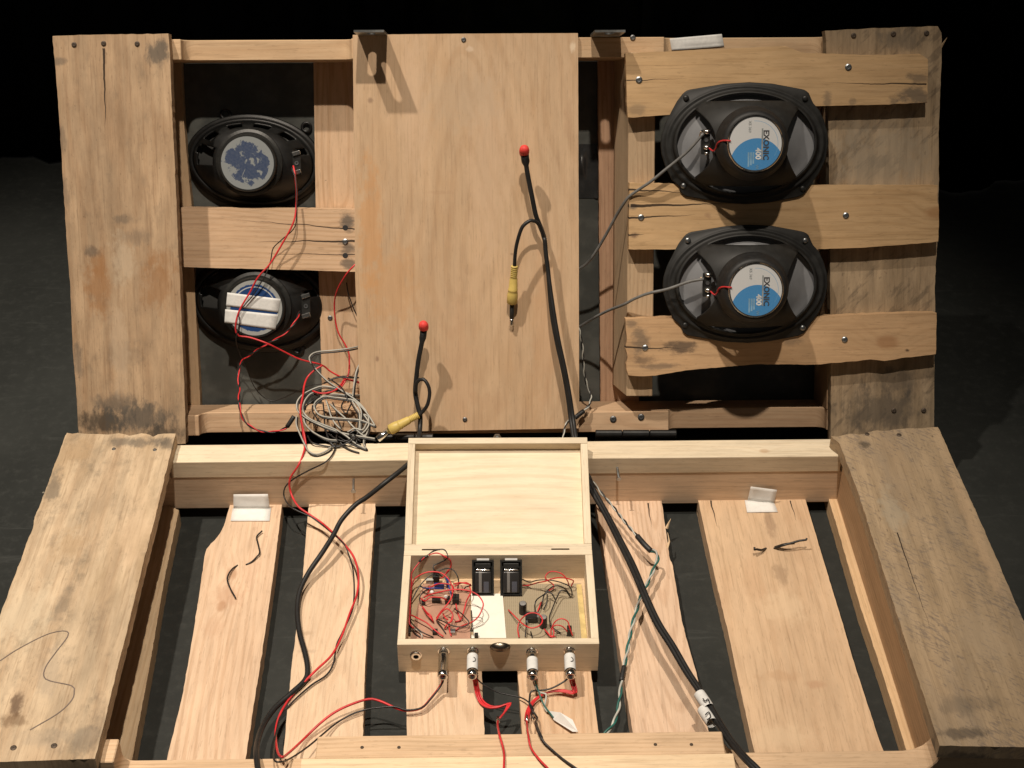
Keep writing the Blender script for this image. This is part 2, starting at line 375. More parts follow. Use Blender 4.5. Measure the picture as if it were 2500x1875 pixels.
m = wood('pallet_board_grey', (.385, .285, .18), (.265, .19, .113), 2, .55, .04, 70, .35, .9, .04, blotch=.4, speck=.35, blotchc=(.19, .16, .12), vary=.35,
   saw=(.75, 90, .51, .5, (.085, .065, .046)),
   patches=pat(0, 'y', [(2150, 400, 120, 140, (.33, .28, .21), .5), (2150, 1000, 120, 60, (.07, .06, .05), .65), (2190, 930, 90, 40, (.06, .052, .045), .5), (2200, 95, 60, 30, ST, .5), (2290, 560, 30, 300, (.42, .31, .20), .5)]))
Lb('plank', [(2014, 75), (2120, 69), (2290, 64), (2299, 80), (2297, 180), (2292, 300), (2290, 560), (2282, 700), (2281, 1045), (2279, 1084), (2028, 1084), (2029, 900), (2026, 600), (2023, 280), (2020, 160)], 0, .0195, 'y', m, .0011, 11)
pl_right = lid.children[-1]
bm = bmesh.new(); tube(bm, [LL(2288, 128, -.004), LL(2300, 110, -.001), LL(2312, 92, .003)], lambda t: .0028*(1-t)+.0003, 5); link('splinter', bm, plain('splinter_wood', (.42, .3, .18), .8), pl_right)

def arc_notch(xa, xb, d, r, top, sgn=-1):
    """points along a notched stringer edge from xa to xb (notch of depth d with rounded inner corners)"""
    pts = [(xa, top)]
    for i in range(5): a = i/4*math.pi/2; pts.append((xa + r - r*math.cos(a), top + sgn*(d-r) + sgn*r*math.sin(a)))
    for i in range(5): a = math.pi/2*(1-i/4); pts.append((xb - r + r*math.cos(a), top + sgn*(d-r) + sgn*r*math.sin(a)))
    pts.append((xb, top)); return pts
WX = .605
def stringer(v0, v1, notches, mat, bot=-.1065):
    poly = [(-WX, -.0205)]
    for a, b in notches: poly += arc_notch(a, b, .022, .014, -.0205)
    poly += [(WX, -.0205), (WX, bot), (-WX, bot)]
    prism('stringer', lid, poly, 0, 2, 1, v0, v1, mat, lambda co, nn: (co.x, co.y + co.z))
mt = wood('stringer_wood', (.62, .44, .27), (.47, .29, .155), 3, .5, .03, 200, .35, .6, .02, blotch=.2, patches=[(-.22, .53, .05, .02, (.45, .29, .17), .4)])
n1 = (LL(442, 120, -.0205).x, LL(857, 110, -.0205).x); n2 = (LL(1622, 100, -.0205).x, LL(2013, 100, -.0205).x)
stringer(.5335, .5615, [n1, n2], mt)
n1b = (LL(486, 1040, -.0205).x, LL(872, 1040, -.0205).x); n2b = (LL(1633, 1010, -.0205).x, LL(2019, 1010, -.0205).x)
mt2 = wood('stringer_wood_low', (.58, .40, .25), (.44, .26, .145), 4, .0, .03, 210, .4, .6, .02, blotch=.25, patches=[(-.36, .02, .02, .03, (.36, .22, .13), .4)])
stringer(.0045, .0345, [n1b, n2b], mt2)
# side walls of the frame, just under the edge of the outer planks
for xs, m_ in ((-1, wood('frame_side', (.26, .15, .085), (.19, .105, .055), 5)), (1, wood('frame_side_r', (.40, .27, .16), (.30, .18, .1), 6))):
    xi = LL(432, 560, -.02).x - .014 if xs < 0 else LL(2024, 560, -.02).x + .004
    block('side_rail', lid, tuple(sorted((xi, xi+xs*.022))), (.0350, .5330), (-.1065, -.0205), m_, 'y')
# deck boards at the back, smoked panel behind them
md = wood('deck_board', PINE, PINE2, 7, -.24, .035, 180, .5, .5, .03, knots=kno(-.107, 'y', [(840, 560, .008)]), blotch=.12, cracks=crk(-.107, 'y', [(795, 440, 793, 441, .002)]))
Lb('deck_board', [(765, 130), (905, 130), (912, 1030), (788, 1030), (778, 661), (771, 507)], -.107, .016, 'y', md, .0004, 5)
deck_mid = lid.children[-1]
md2 = wood('deck_board_edge', (.50, .35, .21), (.40, .25, .14), 8, -.5, .03, 160, .3, .5)
Lb('deck_board', [(330, 130), (441, 130), (449, 300), (468, 506), (475, 690), (491, 1030), (360, 1030)], -.107, .016, 'y', md2, .0006, 6)
md3 = wood('deck_board_red', (.55, .35, .225), (.40, .225, .135), 9, .13, .03, 230, .5, .7)
Lb('deck_board', [(1460, 129), (1560, 129), (1560, 1020), (1467, 1020), (1466, 977), (1463, 600)], -.107, .016, 'y', md3, .0006, 7)
md4 = wood('deck_board_far', (.50, .35, .22), (.38, .24, .14), 10)
Lb('deck_board', [(1990, 130), (2120, 130), (2120, 1020), (1996, 1020)], -.107, .016, 'y', md4, .0006, 8)
for xa, xb in ((-.575, -.165), (.085, .575)):
    block('smoked_panel', lid, (xa, xb), (.0, .5655), (-.129, -.1245), plexi, 'x', .0008)
# tape and a shiny wrinkle on the panel in the gap beside the plywood
bm = bmesh.new()
a, b = LL(1413, 352, -.122), LL(1462, 484, -.122)
NX = 12
g = [[bm.verts.new((a.x+(b.x-a.x)*i/NX, a.y+(b.y-a.y)*j/NX, -.1235+.004*max(0, mnoise.noise(Vector((i*.45, j*.45, 3.1))))+ (.007*math.exp(-((i-2)**2+(j-4.5)**2)/3)))) for i in range(NX+1)] for j in range(NX+1)]
for j in range(NX):
    for i in range(NX): bm.faces.new((g[j][i], g[j][i+1], g[j+1][i+1], g[j+1][i]))
link('black_tape', bm, plain('shiny_tape', (.03, .03, .03), .22, 0, .6), lid, True)
# cross board, boards on the right, upright post
m = wood('cross_board', PINE, PINE2, 12, .36, .04, 150, .5, .5, .03, tilt=(.10, -.25), blotch=.12,
   patches=pat(-.068, 'x', [(848, 540, 22, 26, ST, .8), (850, 605, 24, 22, ST, .7), (848, 645, 20, 14, ST, .7)]),
   cracks=crk(-.068, 'x', [(868, 589, 620, 590, .0016), (868, 560, 560, 535, .0010), (868, 622, 640, 620, .0007)]), knots=())
Lb('cross_board', [(438, 507), (867, 511), (868, 600), (869, 664), (760, 660), (443, 652)], -.068, .037, 'x', m, .0005, 9)
cross = lid.children[-1]
mp = wood('post_wood', (.50, .36, .225), (.36, .235, .135), 13, .15, .03, 190, .35, .6)
pt = LL(1535, 260, 0).x; pr = LL(1600, 260, 0).x; pb = LL(1497, 600, -.104).x
v0p, v1p = LL(1560, 968, 0).y, LL(1560, 128, 0).y
prism('post', lid, [(pt, -.0005), (pr, -.0005), (pr+.001, -.1065), (pb, -.1065)], 0, 2, 1, v0p, v1p, mp, lambda co, nn: (co.y, co.x + co.z), .0012)
bt = dict(ring=.35, streak=.5, hc=.04, freq=120, warp=.04)
TAN, TAN2 = (.56, .375, .20), (.42, .26, .12)
m = wood('top_speaker_board', TAN, TAN2, 14, .5, blotch=.2, **bt, patches=pat(.02, 'x', [(2235, 235, 50, 28, ST, .7), (2245, 190, 30, 16, ST, .55), (2180, 248, 12, 16, ST, .5), (2020, 245, 12, 25, ST, .5), (1560, 268, 26, 14, ST, .35), (2080, 250, 10, 14, ST, .4)]),
   cracks=crk(.02, 'x', [(2262, 205, 2000, 203, .0012), (1530, 197, 1680, 190, .0007)]))
Lb('speaker_board', [(1527, 130), (1700, 122), (1917, 112), (1935, 119), (1955, 129), (2020, 131), (2130, 134), (2245, 131), (2266, 145), (2264, 251), (2130, 256), (1992, 259), (1760, 272), (1533, 287)], .02, .0195, 'x', m, .0007, 20)
sb1 = lid.children[-1]
m = wood('middle_speaker_board', TAN, TAN2, 15, .27, blotch=.2, **bt, knots=kno(.02, 'x', [(2285, 520, .012)]),
   cracks=crk(.02, 'x', [(1540, 503, 1790, 497, .0022), (1534, 533, 1700, 524, .0015), (1534, 463, 1690, 471, .0014), (1534, 575, 1575, 572, .0012)]),
   patches=pat(.02, 'x', [(1545, 503, 14, 8, ST, .7), (1550, 574, 14, 8, (.12, .07, .05), .7), (1727, 527, 12, 8, (.30, .18, .1), .6), (1880, 560, 120, 30, (.40, .25, .12), .3)]))
Lb('speaker_board', [(1537, 446), (1700, 450), (2000, 452), (2290, 452), (2287, 492), (2292, 500), (2291, 590), (2200, 598), (2100, 605), (2014, 608), (1760, 608), (1535, 609)], .02, .0195, 'x', m, .0006, 21)
sb2 = lid.children[-1]
m = wood('lower_speaker_board', (.55, .36, .20), (.40, .24, .12), 16, .07, blotch=.3, **bt, knots=kno(.02, 'x', [(2165, 835, .013)]), speck=.15,
   cracks=crk(.02, 'x', [(1528, 848, 1680, 852, .0013)]),
   patches=pat(.02, 'x', [(1660, 850, 45, 18, (.05, .04, .035), .75), (1565, 830, 24, 50, ST, .6), (1570, 880, 30, 12, (.10, .07, .05), .6), (1930, 835, 40, 14, ST, .4), (1610, 895, 60, 8, ST, .5), (2215, 855, 8, 5, (.03, .02, .015), .8), (1545, 790, 20, 14, ST, .5)]))
Lb('speaker_board', [(1527, 778), (1640, 775), (1800, 776), (1997, 773), (2150, 766), (2287, 764), (2286, 800), (2285, 865), (2200, 874), (2160, 882), (2125, 876), (2091, 882), (1992, 890), (1900, 888), (1847, 889), (1723, 900), (1650, 908), (1599, 918), (1534, 917), (1529, 890), (1534, 872), (1527, 852), (1532, 830), (1528, 805)], .02, .0195, 'x', m, .0012, 22)
sb3 = lid.children[-1]
# plywood sheet
m = wood('plywood_face', (.575, .405, .255), (.45, .285, .16), 17, -.05, .07, 52, .32, .55, .10, .16, tilt=(.40, .26), blotch=.3, vary=.12, fibre=.26, blotchc=(.46, .27, .13), speck=.05,
   patches=pat(-.0125, 'y', [(905, 560, 34, 190, (.54, .27, .10), .5), (960, 700, 70, 120, (.52, .29, .13), .4), (1330, 800, 40, 250, (.52, .31, .17), .35), (1120, 900, 50, 200, (.55, .34, .20), .3), (1190, 400, 60, 260, (.60, .43, .29), .35), (1010, 250, 40, 200, (.60, .43, .29), .35), (1130, 240, 120, 80, (.47, .36, .25), .35), (905, 245, 9, 9, (.2, .12, .08), .6), (921, 876, 6, 8, (.2, .11, .07), .6), (1398, 115, 9, 14, (.72, .58, .42), .8), (1146, 120, 12, 9, (.66, .52, .38), .6), (915, 1035, 14, 10, (.36, .22, .13), .5), (1250, 620, 5, 4, (.2, .12, .08), .5), (1075, 470, 40, 6, (.42, .27, .16), .35), (1200, 980, 60, 30, (.46, .29, .17), .3), (1390, 300, 16, 60, (.44, .28, .17), .35)]))
Lb('plywood_sheet', [(861, 85), (1140, 82), (1411, 81), (1413, 600), (1414, 1047), (1400, 1046), (883, 1055), (877, 930), (867, 675)], -.0125, .0075, 'y', m, .0002, 30)
ply = lid.children[-1]
def head(par, p, r, mat, h=.0018, n=14, recess=False, nm='screw'):
    bm = bmesh.new(); lathe(bm, [(r, 0), (r*.95, h*.55), (r*.6, h), (r*.25, h*.9)], n)
    for a in (0.6, 2.17): box(bm, -r*.6, r*.6, -r*.12, r*.12, h*.7, h*1.06, 0, Matrix.Rotation(a, 4, 'Z'))
    bmesh.ops.translate(bm, verts=bm.verts, vec=Vector(p)); return link(nm, bm, mat, par)
for (par, w, ps, mt_, r) in ((pl_left, 0, [(181, 109), (253, 106), (335, 107)], rusty, .0036), (pl_right, 0, [(2084, 87), (2181, 83), (2262, 81), (2182, 1002), (2255, 1002)], rusty, .0038),
      (sb1, .02, [(1560, 195), (2071, 164)], zinc, .0048), (sb2, .02, [(1565, 531), (2065, 526)], zinc, .0045), (sb3, .02, [(1575, 849), (2062, 829)], zinc, .0045),
      (cross, -.068, [(843, 590)], zinc, .0045), (ply, -.0125, [(1132, 97), (1135, 1024)], steel_dark, .0035), (deck_mid, -.107, [(806, 776)], steel_dark, .0038)):
    for x, y in ps: head(par, LL(x, y, w), r, mt_)
strt = [c for c in lid.children if c.name.startswith('stringer')]
for x, y in ((1497, 1023), (1565, 1018)): head(strt[1], LL(x, y, -.0203), .005, steel_dark)
head(strt[0], LL(1545, 92, -.0203), .004, steel_dark)
# nail holes, bright scars
for x, y in ((843, 556), (843, 624)):
    bm = bmesh.new(); lathe(bm, [(.004, 0), (.0035, .0005)], 10, Matrix.Translation(LL(x, y, -.0679))); link('nail_hole', bm, inkm, cross)
# slotted metal plates on the top edge
def plate(x0, x1, px):
    bm = bmesh.new(); L = .064; w0 = -.010
    def pt_(fx, fz): return (x0+(x1-x0)*fx, fz*L + w0)
    outer = [(0, 0), (1, 0), (1, .5), (1, 1), (.5, 1), (0, 1), (0, .5)]
    sl = [(.37+.3*.5+.15*math.cos(a), (.42 if math.sin(a) < 0 else .78) + .10*math.sin(a)) for a in [2*math.pi*i/20 for i in range(20)]]
    v = LL(px, 87, 0).y + .001
    ov = [bm.verts.new((p[0], v, p[1])) for p in [pt_(*q) for q in [(0, -.35), (1, -.35), (1, 1), (0, 1)]]]
    iv = [bm.verts.new((p[0], v, p[1])) for p in [pt_(*q) for q in sl]]
    es = [bm.edges.new((ov[i], ov[(i+1) % 4])) for i in range(4)] + [bm.edges.new((iv[i], iv[(i+1) % 20])) for i in range(20)]
    bmesh.ops.triangle_fill(bm, use_beauty=True, edges=es)
    bad = [f for f in bm.faces if all(vv in iv for vv in f.verts)]
    bmesh.ops.delete(bm, geom=bad, context='FACES_ONLY')
    r = bmesh.ops.extrude_face_region(bm, geom=list(bm.faces)); bmesh.ops.translate(bm, verts=[e for e in r['geom'] if isinstance(e, bmesh.types.BMVert)], vec=(0, .003, 0))
    bmesh.ops.recalc_face_normals(bm, faces=bm.faces)
    return link('slotted_plate', bm, plain('galvanised_plate', (.40, .41, .40), .35, 1.0), lid)
plate(LL(872, 87, 0).x, LL(944, 87, 0).x, 905); plate(LL(1445, 75, 0).x, LL(1518, 75, 0).x, 1480)
# hinges between the two pallets
hm = plain('black_hinge', (.013, .013, .013), .3, 0, .5)
for (xa, ya, xb, yb_) in ((922, 1061, 1058, 1076), (1453, 1049, 1652, 1069)):
    p, q = VP(xa, (ya+yb_)/2, .022), VP(xb, (ya+yb_)/2, .022); bm = bmesh.new()
    for i in range(3):
        a = p.lerp(q, i/3+.005); b = p.lerp(q, (i+1)/3-.005)
        lathe(bm, [(.0052, 0), (.0057, .001), (.0057, (b-a).length-.001), (.0052, (b-a).length)], 14, Matrix.Translation(a) @ (b-a).to_track_quat('Z', 'Y').to_matrix().to_4x4())
    box(bm, p.x+.001, q.x-.001, p.y+.002, p.y+.005, p.z-.03, p.z)
    bmesh.ops.transform(bm, matrix=ML.inverted(), verts=bm.verts); link('hinge', bm, hm, lid, False)
p = VP(1214, 1068, .02); bm = bmesh.new(); lathe(bm, [(.006, 0), (.006, .004), (.003, .0042), (.003, .009)], 6, Matrix.Translation(p) @ Matrix.Rotation(1.2, 4, 'X'))
bmesh.ops.transform(bm, matrix=ML.inverted(), verts=bm.verts); link('bolt', bm, zinc, lid)

# ------------------------------------------------------------------ the pallet lying on the floor (base)
base = empty('wooden_pallet', (0, 0, 0))
tag(base, 'wooden slatted pallet frame lying open on the dark stage floor', 'pallet')
def Bb(name, px, z, th, ax, mat, jit=.0006, seed=0, seg=.007): return board(name, base, [BP(x, y, z) for x, y in px], z, th, mat, ax, jit, seed, seg=seg)
ZP = .125
m = wood('wide_plank_worn', (.585, .45, .30), (.42, .28, .165), 31, -.52, .06, 45, .4, .85, .07, vary=.28, fibre=.34, blotch=.6, dirt=.45, blotchc=(.33, .23, .13), speck=.2,
   patches=pat(ZP, 'y', [(330, 1080, 90, 22, ST, .6), (410, 1085, 25, 30, (.05, .045, .04), .6), (190, 1100, 40, 50, (.33, .22, .12), .5), (130, 1190, 20, 70, ST, .55), (170, 1330, 40, 60, (.36, .24, .13), .5),
       (60, 1500, 70, 110, (.62, .52, .37), .4), (150, 1480, 22, 60, ST, .4), (120, 1640, 30, 90, (.30, .25, .19), .4), (40, 1720, 14, 40, (.09, .05, .03), .75), (30, 1760, 30, 22, (.14, .08, .04), .6), (200, 1810, 50, 40, ST, .45), (120, 1800, 70, 25, (.35, .28, .2), .5), (330, 1300, 40, 140, (.60, .44, .29), .4)], bs), saw=(.9, 50, .68, .3, (.22, .17, .12)))
tj = [(163, 1056), (176, 1060), (190, 1056), (210, 1060), (240, 1059), (265, 1062), (290, 1057), (306, 1060), (315, 1065), (330, 1062), (345, 1057), (366, 1061), (373, 1068), (385, 1060), (400, 1058), (429, 1058)]
Bb('plank', tj + [(232, 1852), (120, 1856), (0, 1860), (-120, 1866), (0, 1503), (70, 1312), (82, 1290), (84, 1262), (95, 1240), (108, 1205)], ZP, .0195, 'y', m, .001, 41, .006)
bpl = base.children[-1]
m = wood('wide_plank_grey', (.415, .305, .19), (.30, .215, .128), 32, .54, .05, 60, .3, .9, .05, blotch=.45, blotchc=(.21, .175, .135), speck=.4, vary=.2,
   saw=(-.83, 330, .51, .55, (.14, .115, .10)), patches=pat(ZP, 'y', [(2110, 1085, 20, 14, (.05, .04, .03), .7), (2400, 1560, 60, 100, (.40, .31, .21), .35), (2340, 1790, 60, 16, (.04, .035, .03), .6), (2180, 1250, 30, 100, (.36, .31, .23), .5), (2380, 1300, 18, 250, (.47, .33, .2), .5), (2360, 1720, 80, 30, (.07, .06, .05), .35)], bs),
   cracks=crk(ZP, 'y', [(2190, 1300, 2280, 1560, .0009)], bs))
Bb('plank', [(2029, 1064), (2045, 1067), (2075, 1058), (2100, 1062), (2140, 1050), (2160, 1053), (2180, 1049), (2215, 1045), (2240, 1046), (2290, 1042), (2361, 1200), (2500, 1517), (2645, 1826), (2500, 1824), (2294, 1820), (2094, 1200), (2050, 1082)], ZP, .0195, 'y', m, .001, 42, .006)
bpr = base.children[-1]
mb = wood('pale_beam', (.75, .64, .47), (.62, .48, .31), 33, .02, .03, 120, .30, .35, .02, blotch=.1, knots=[(.242, -.02, .007), (-.165, -.03, .006), (-.42, -.02, .005), (.37, -.02, .004), (.36, .08, .006)])
block('beam', base, (-.4635, .4665), (-.0372, .0015), (.0768, .1047), mb, 'x', .0012); beam = base.children[-1]
mb2 = wood('rear_stringer', (.72, .555, .395), (.58, .41, .27), 34, .05, .03, 140, .45, .5, .03, blotch=.22, knots=[(.36, .05, .008), (-.40, .06, .006)])
block('stringer', base, (-.605, .605), (-.0358, -.0005), (.020, .0764), mb2, 'x', .0012); rstr = base.children[-1]
# front stringer, notched on top, and the pale beam in front of it
x0n = BP(287, 1818, .105).x; xan = BP(775, 1800, .105).x; xbn = BP(1763, 1789, .105).x; x1n = BP(2292, 1815, .105).x
poly = [(-.605, .105)] + arc_notch(x0n, xan, .036, .012, .105) + arc_notch(xbn, x1n, .036, .03, .105) + [(.605, .105), (.605, .0006), (-.605, .0006)]
mf = wood('front_stringer', (.66, .47, .30), (.52, .34, .195), 35, -.54, .03, 180, .4, .5, .03, blotch=.15, speck=.12, knots=[(.17, -.54, .005), (-.17, -.545, .004)])
prism('stringer', base, poly, 0, 2, 1, -.5592, -.5265, mf, lambda co, nn: (co.x, co.y + co.z), .0012); fstr = base.children[-1]
mf2 = wood('front_beam', (.80, .62, .41), (.66, .46, .27), 36, -.58, .03, 130, .3, .4, .03, knots=[(.14, -.585, .006)])
block('beam', base, (BP(736, 1850, .1065).x, BP(1796, 1870, .1065).x), (-.598, -.5596), (.0775, .1065), mf2, 'x', .0012)
# side rails under the inner edges of the wide planks
mw = wood('side_rail', (.24, .13, .07), (.17, .09, .045), 37)  # left rail: its shade is put into this darker wood colour
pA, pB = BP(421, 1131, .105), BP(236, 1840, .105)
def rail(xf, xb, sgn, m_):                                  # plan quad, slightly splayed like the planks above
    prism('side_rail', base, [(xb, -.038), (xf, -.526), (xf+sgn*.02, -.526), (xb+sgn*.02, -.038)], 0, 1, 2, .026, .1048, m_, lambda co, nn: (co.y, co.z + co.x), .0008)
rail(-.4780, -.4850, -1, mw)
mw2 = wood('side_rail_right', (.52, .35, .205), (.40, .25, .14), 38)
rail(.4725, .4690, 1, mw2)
# slats
ZS, TS = .0255, .0250
def slat(px, A, B, seed, **kw):
    sd = dict(ring=.5, streak=.45, hc=.03, freq=120, warp=.03, blotch=.12); sd.update(kw)
    m_ = wood('slat_wood', A, B, seed, **sd); Bb('slat', px, ZS, TS, 'y', m_, .0007, seed); return base.children[-1]
slat([(360, 1210), (437, 1245), (400, 1420), (370, 1600), (322, 1855), (180, 1855)], (.62, .46, .29), (.48, .32, .18), 50)
s1 = slat([(561, 1228), (561, 1241), (555, 1253), (546, 1285), (533, 1310), (515, 1327), (504, 1340), (499, 1360), (496, 1383), (472, 1546), (443, 1709), (406, 1862), (598, 1862), (635, 1627), (667, 1403), (689, 1228)], (0.690, 0.500, 0.344), (0.520, 0.331, 0.203), 51, tc=-.285, tilt=(.13, -.12), hvar=.015, freq=105, ring=.5, warp=.02,
     patches=pat(ZS, 'y', [(560, 1455, 40, 40, (.50, .30, .19), .5), (520, 1530, 30, 40, (.52, .33, .21), .4), (610, 1400, 26, 60, (.52, .33, .22), .35)], bs), knots=kno(ZS, 'y', [(565, 1400, .010), (540, 1480, .008)], bs))
s2 = slat([(754, 1228), (740, 1403), (712, 1627), (690, 1862), (884, 1862), (886, 1796), (891, 1627), (904, 1403), (917, 1228)], (0.710, 0.529, 0.363), (0.580, 0.394, 0.248), 52, tc=-.2, hc=.05, freq=220, ring=.3, patches=pat(ZS, 'y', [(750, 1590, 30, 8, ST, .2), (750, 1546, 14, 8, (.4, .28, .18), .5)], bs))
s3 = slat([(1003, 1228), (991, 1645), (994, 1862), (1186, 1862), (1176, 1645), (1160, 1228)], (0.690, 0.509, 0.349), (0.550, 0.370, 0.230), 53, tc=-.04, tilt=(.09, .0), hvar=.02, freq=150, ring=.45)
s4 = slat([(1245, 1228), (1264, 1645), (1280, 1862), (1470, 1862), (1443, 1645), (1385, 1228)], (0.680, 0.475, 0.307), (0.530, 0.326, 0.184), 54, tc=.06, hc=.03, freq=150, blotch=.25)
s5 = slat([(1453, 1215), (1477, 1363), (1516, 1607), (1556, 1862), (1745, 1862), (1702, 1652), (1667, 1525), (1640, 1372), (1634, 1366), (1633, 1348), (1614, 1215)], (0.680, 0.490, 0.344), (0.510, 0.331, 0.211), 55, tc=.205, tilt=(.10, -.05), hvar=.02, freq=170, ring=.5, warp=.02,
     cracks=crk(ZS, 'y', [(1582, 1228, 1592, 1290, .0012)], bs))
s6 = slat([(1703, 1215), (1746, 1412), (1775, 1530), (1795, 1627), (1848, 1862), (2168, 1862), (2147, 1808), (2088, 1627), (2031, 1436), (1965, 1215)], (0.630, 0.446, 0.284), (0.450, 0.293, 0.167), 56, tc=.30, tilt=(.12, -.30), hvar=.04, freq=60, ring=.22, streak=.35, warp=.06, blotch=.3, blotchc=(.46, .27, .15),
     patches=pat(ZS, 'y', [(1880, 1275, 16, 60, (.25, .16, .10), .5), (1905, 1400, 20, 40, (.27, .18, .11), .5), (1990, 1670, 26, 14, (.42, .24, .14), .5), (1900, 1650, 50, 18, (.45, .28, .16), .45), (1910, 1480, 60, 60, (.70, .53, .35), .45), (1900, 1800, 80, 40, (.66, .5, .33), .4)], bs),
     cracks=crk(ZS, 'y', [(1735, 1222, 1752, 1290, .0013), (1929, 1222, 1945, 1275, .001)], bs))
slat([(2018, 1195), (2023, 1216), (2100, 1480), (2160, 1660), (2220, 1855), (2330, 1855), (2120, 1195)], (.70, .49, .285), (.55, .36, .19), 57)
# screws, nails, splinters, pencil line
for par, z, ps in ((bpl, ZP, [(33, 1826), (132, 1821)]), (bpr, ZP, [(2117, 1060), (2195, 1062)]), (fstr, .105, [(884, 1825), (974, 1825), (1600, 1818), (1688, 1818)])):
    for x, y in ps: head(par, BP(x, y, z), .0036 if par is not fstr else .0020, rusty, .0012)
for x, y in ((278, 1096), (378, 1098)):
    bm = bmesh.new(); lathe(bm, [(.003, 0), (.002, .0012)], 8, Matrix.Translation(BP(x, y, ZP))); link('nail', bm, zinc, bpl)
for (xa, ya, xb, yb_) in ((863, 1171, 866, 1202), (1507, 1141, 1513, 1177)):       # half driven nails in the beam face
    p = VP(xa, ya, -.0372); q = p + Vector((.001, -.020, -.004)); bm = bmesh.new()
    tube(bm, [p+Vector((0, .004, 0)), p.lerp(q, .5), q], .0016, 8)
    lathe(bm, [(.0036, 0), (.0036, .001)], 10, Matrix.Translation(q) @ (q-p).to_track_quat('Z', 'Y').to_matrix().to_4x4())
    link('nail', bm, zinc, beam)
def ribbon(name, pts, wd, mat, par, z):
    path = smooth_path([BP(x, y, z+.0004) for x, y in pts], .004); bm = bmesh.new(); prev = None
    for i, p in enumerate(path):
        d = path[min(i+1, len(path)-1)] - path[max(0, i-1)]; n_ = Vector((-d.y, d.x, 0)).normalized()*wd
        a, b = bm.verts.new(p+n_), bm.verts.new(p-n_)
        if prev: bm.faces.new((prev[0], prev[1], b, a))
        prev = (a, b)
    bmesh.ops.recalc_face_normals(bm, faces=bm.faces); return link(name, bm, mat, par)
ribbon('pencil_line', [(0, 1613), (41, 1586), (102, 1554), (138, 1542), (163, 1541), (165, 1554), (138, 1590), (112, 1627), (107, 1651), (122, 1662), (175, 1674), (181, 1688), (175, 1709), (142, 1741), (73, 1782)], .0007, pencil, bpl, ZP)
for pts in ([(1627, 1290), (1632, 1278), (1638, 1266)], [(1628, 1340), (1634, 1322), (1630, 1300)]):
    bm = bmesh.new(); P_ = [BP(x, y, ZS-.002+.006*i) for i, (x, y) in enumerate(pts)]; tube(bm, P_, lambda t: .0022*(1-t)+.0003, 5); link('splinter', bm, plain('pale_splinter', (.62, .45, .28), .8), s5)

# ------------------------------------------------------------------ loudspeakers
def ell(a, b, ph): return Vector((a*math.cos(ph), b*math.sin(ph)))
def ring_loft(bm, loops, skip=None):
    R_ = [[bm.verts.new(p) for p in L] for L in loops]; n = len(R_[0])
    for k, (a, b) in enumerate(zip(R_, R_[1:])):
        for i in range(n):
            if skip and skip((i+1)/n*2*math.pi-1e-4, k): continue
            bm.faces.new((a[i], a[(i+1) % n], b[(i+1) % n], b[i]))
    loose = [v for v in bm.verts if not v.link_faces]; bmesh.ops.delete(bm, geom=loose, context='VERTS')
def radial(poly, n):
    """star-shaped polygon -> n points at even angles"""
    out = []
    for i in range(n):
        ph = 2*math.pi*(i+.5)/n; d = Vector((math.cos(ph), math.sin(ph))); best = None
        for j in range(len(poly)):
            a, b = Vector(poly[j]), Vector(poly[(j+1) % len(poly)]); e = b-a; den = d.x*e.y-d.y*e.x
            if abs(den) < 1e-12: continue
            t = (a.x*e.y-a.y*e.x)/den; u = (a.x*d.y-a.y*d.x)/den
            if t > 0 and -1e-6 <= u <= 1+1e-6: best = t if best is None else max(best, t)
        out.append(d*(best or .1))
    return out
N_ = 176
labm = NT('speaker_label'); _x, _y, _z = labm.sep(labm.coord('Object')); RL = .0345
_d = labm.M('SQRT', labm.M('ADD', labm.M('POWER', labm.M('ABSOLUTE', labm.M('SUBTRACT', _x, .06*RL)), 2.0), labm.M('POWER', labm.M('ABSOLUTE', labm.M('ADD', _y, .83*RL)), 2.0)))
_c = labm.mix(labm.M('LESS_THAN', _d, 1.04*RL), (.56, .57, .57), (.012, .20, .48))
_ra = labm.M('SQRT', labm.M('ADD', labm.M('MULTIPLY', _x, _x), labm.M('MULTIPLY', _y, _y)))
_arc = labm.M('MULTIPLY', labm.M('LESS_THAN', labm.M('ABSOLUTE', labm.M('SUBTRACT', _ra, .86*RL)), .012*RL), labm.M('GREATER_THAN', labm.M('ADD', _x, labm.M('MULTIPLY', _y, .6)), .45*RL))
_c = labm.mix(labm.M('MULTIPLY', _arc, .6), _c, (.10, .30, .52)); _c = labm.mix(labm.M('MULTIPLY', labm.noise(labm.coord('Object'), 900, 3), .25), _c, (.40, .42, .44))
labm = labm.fin(_c, .42, 0, .4)
txdark = plain('dark_print', (.05, .05, .055), .5); txwhite = plain('white_print', (.6, .62, .62), .5); txgrey = plain('grey_print', (.26, .28, .28), .5); txblue = plain('pale_blue_print', (.20, .36, .50), .5)
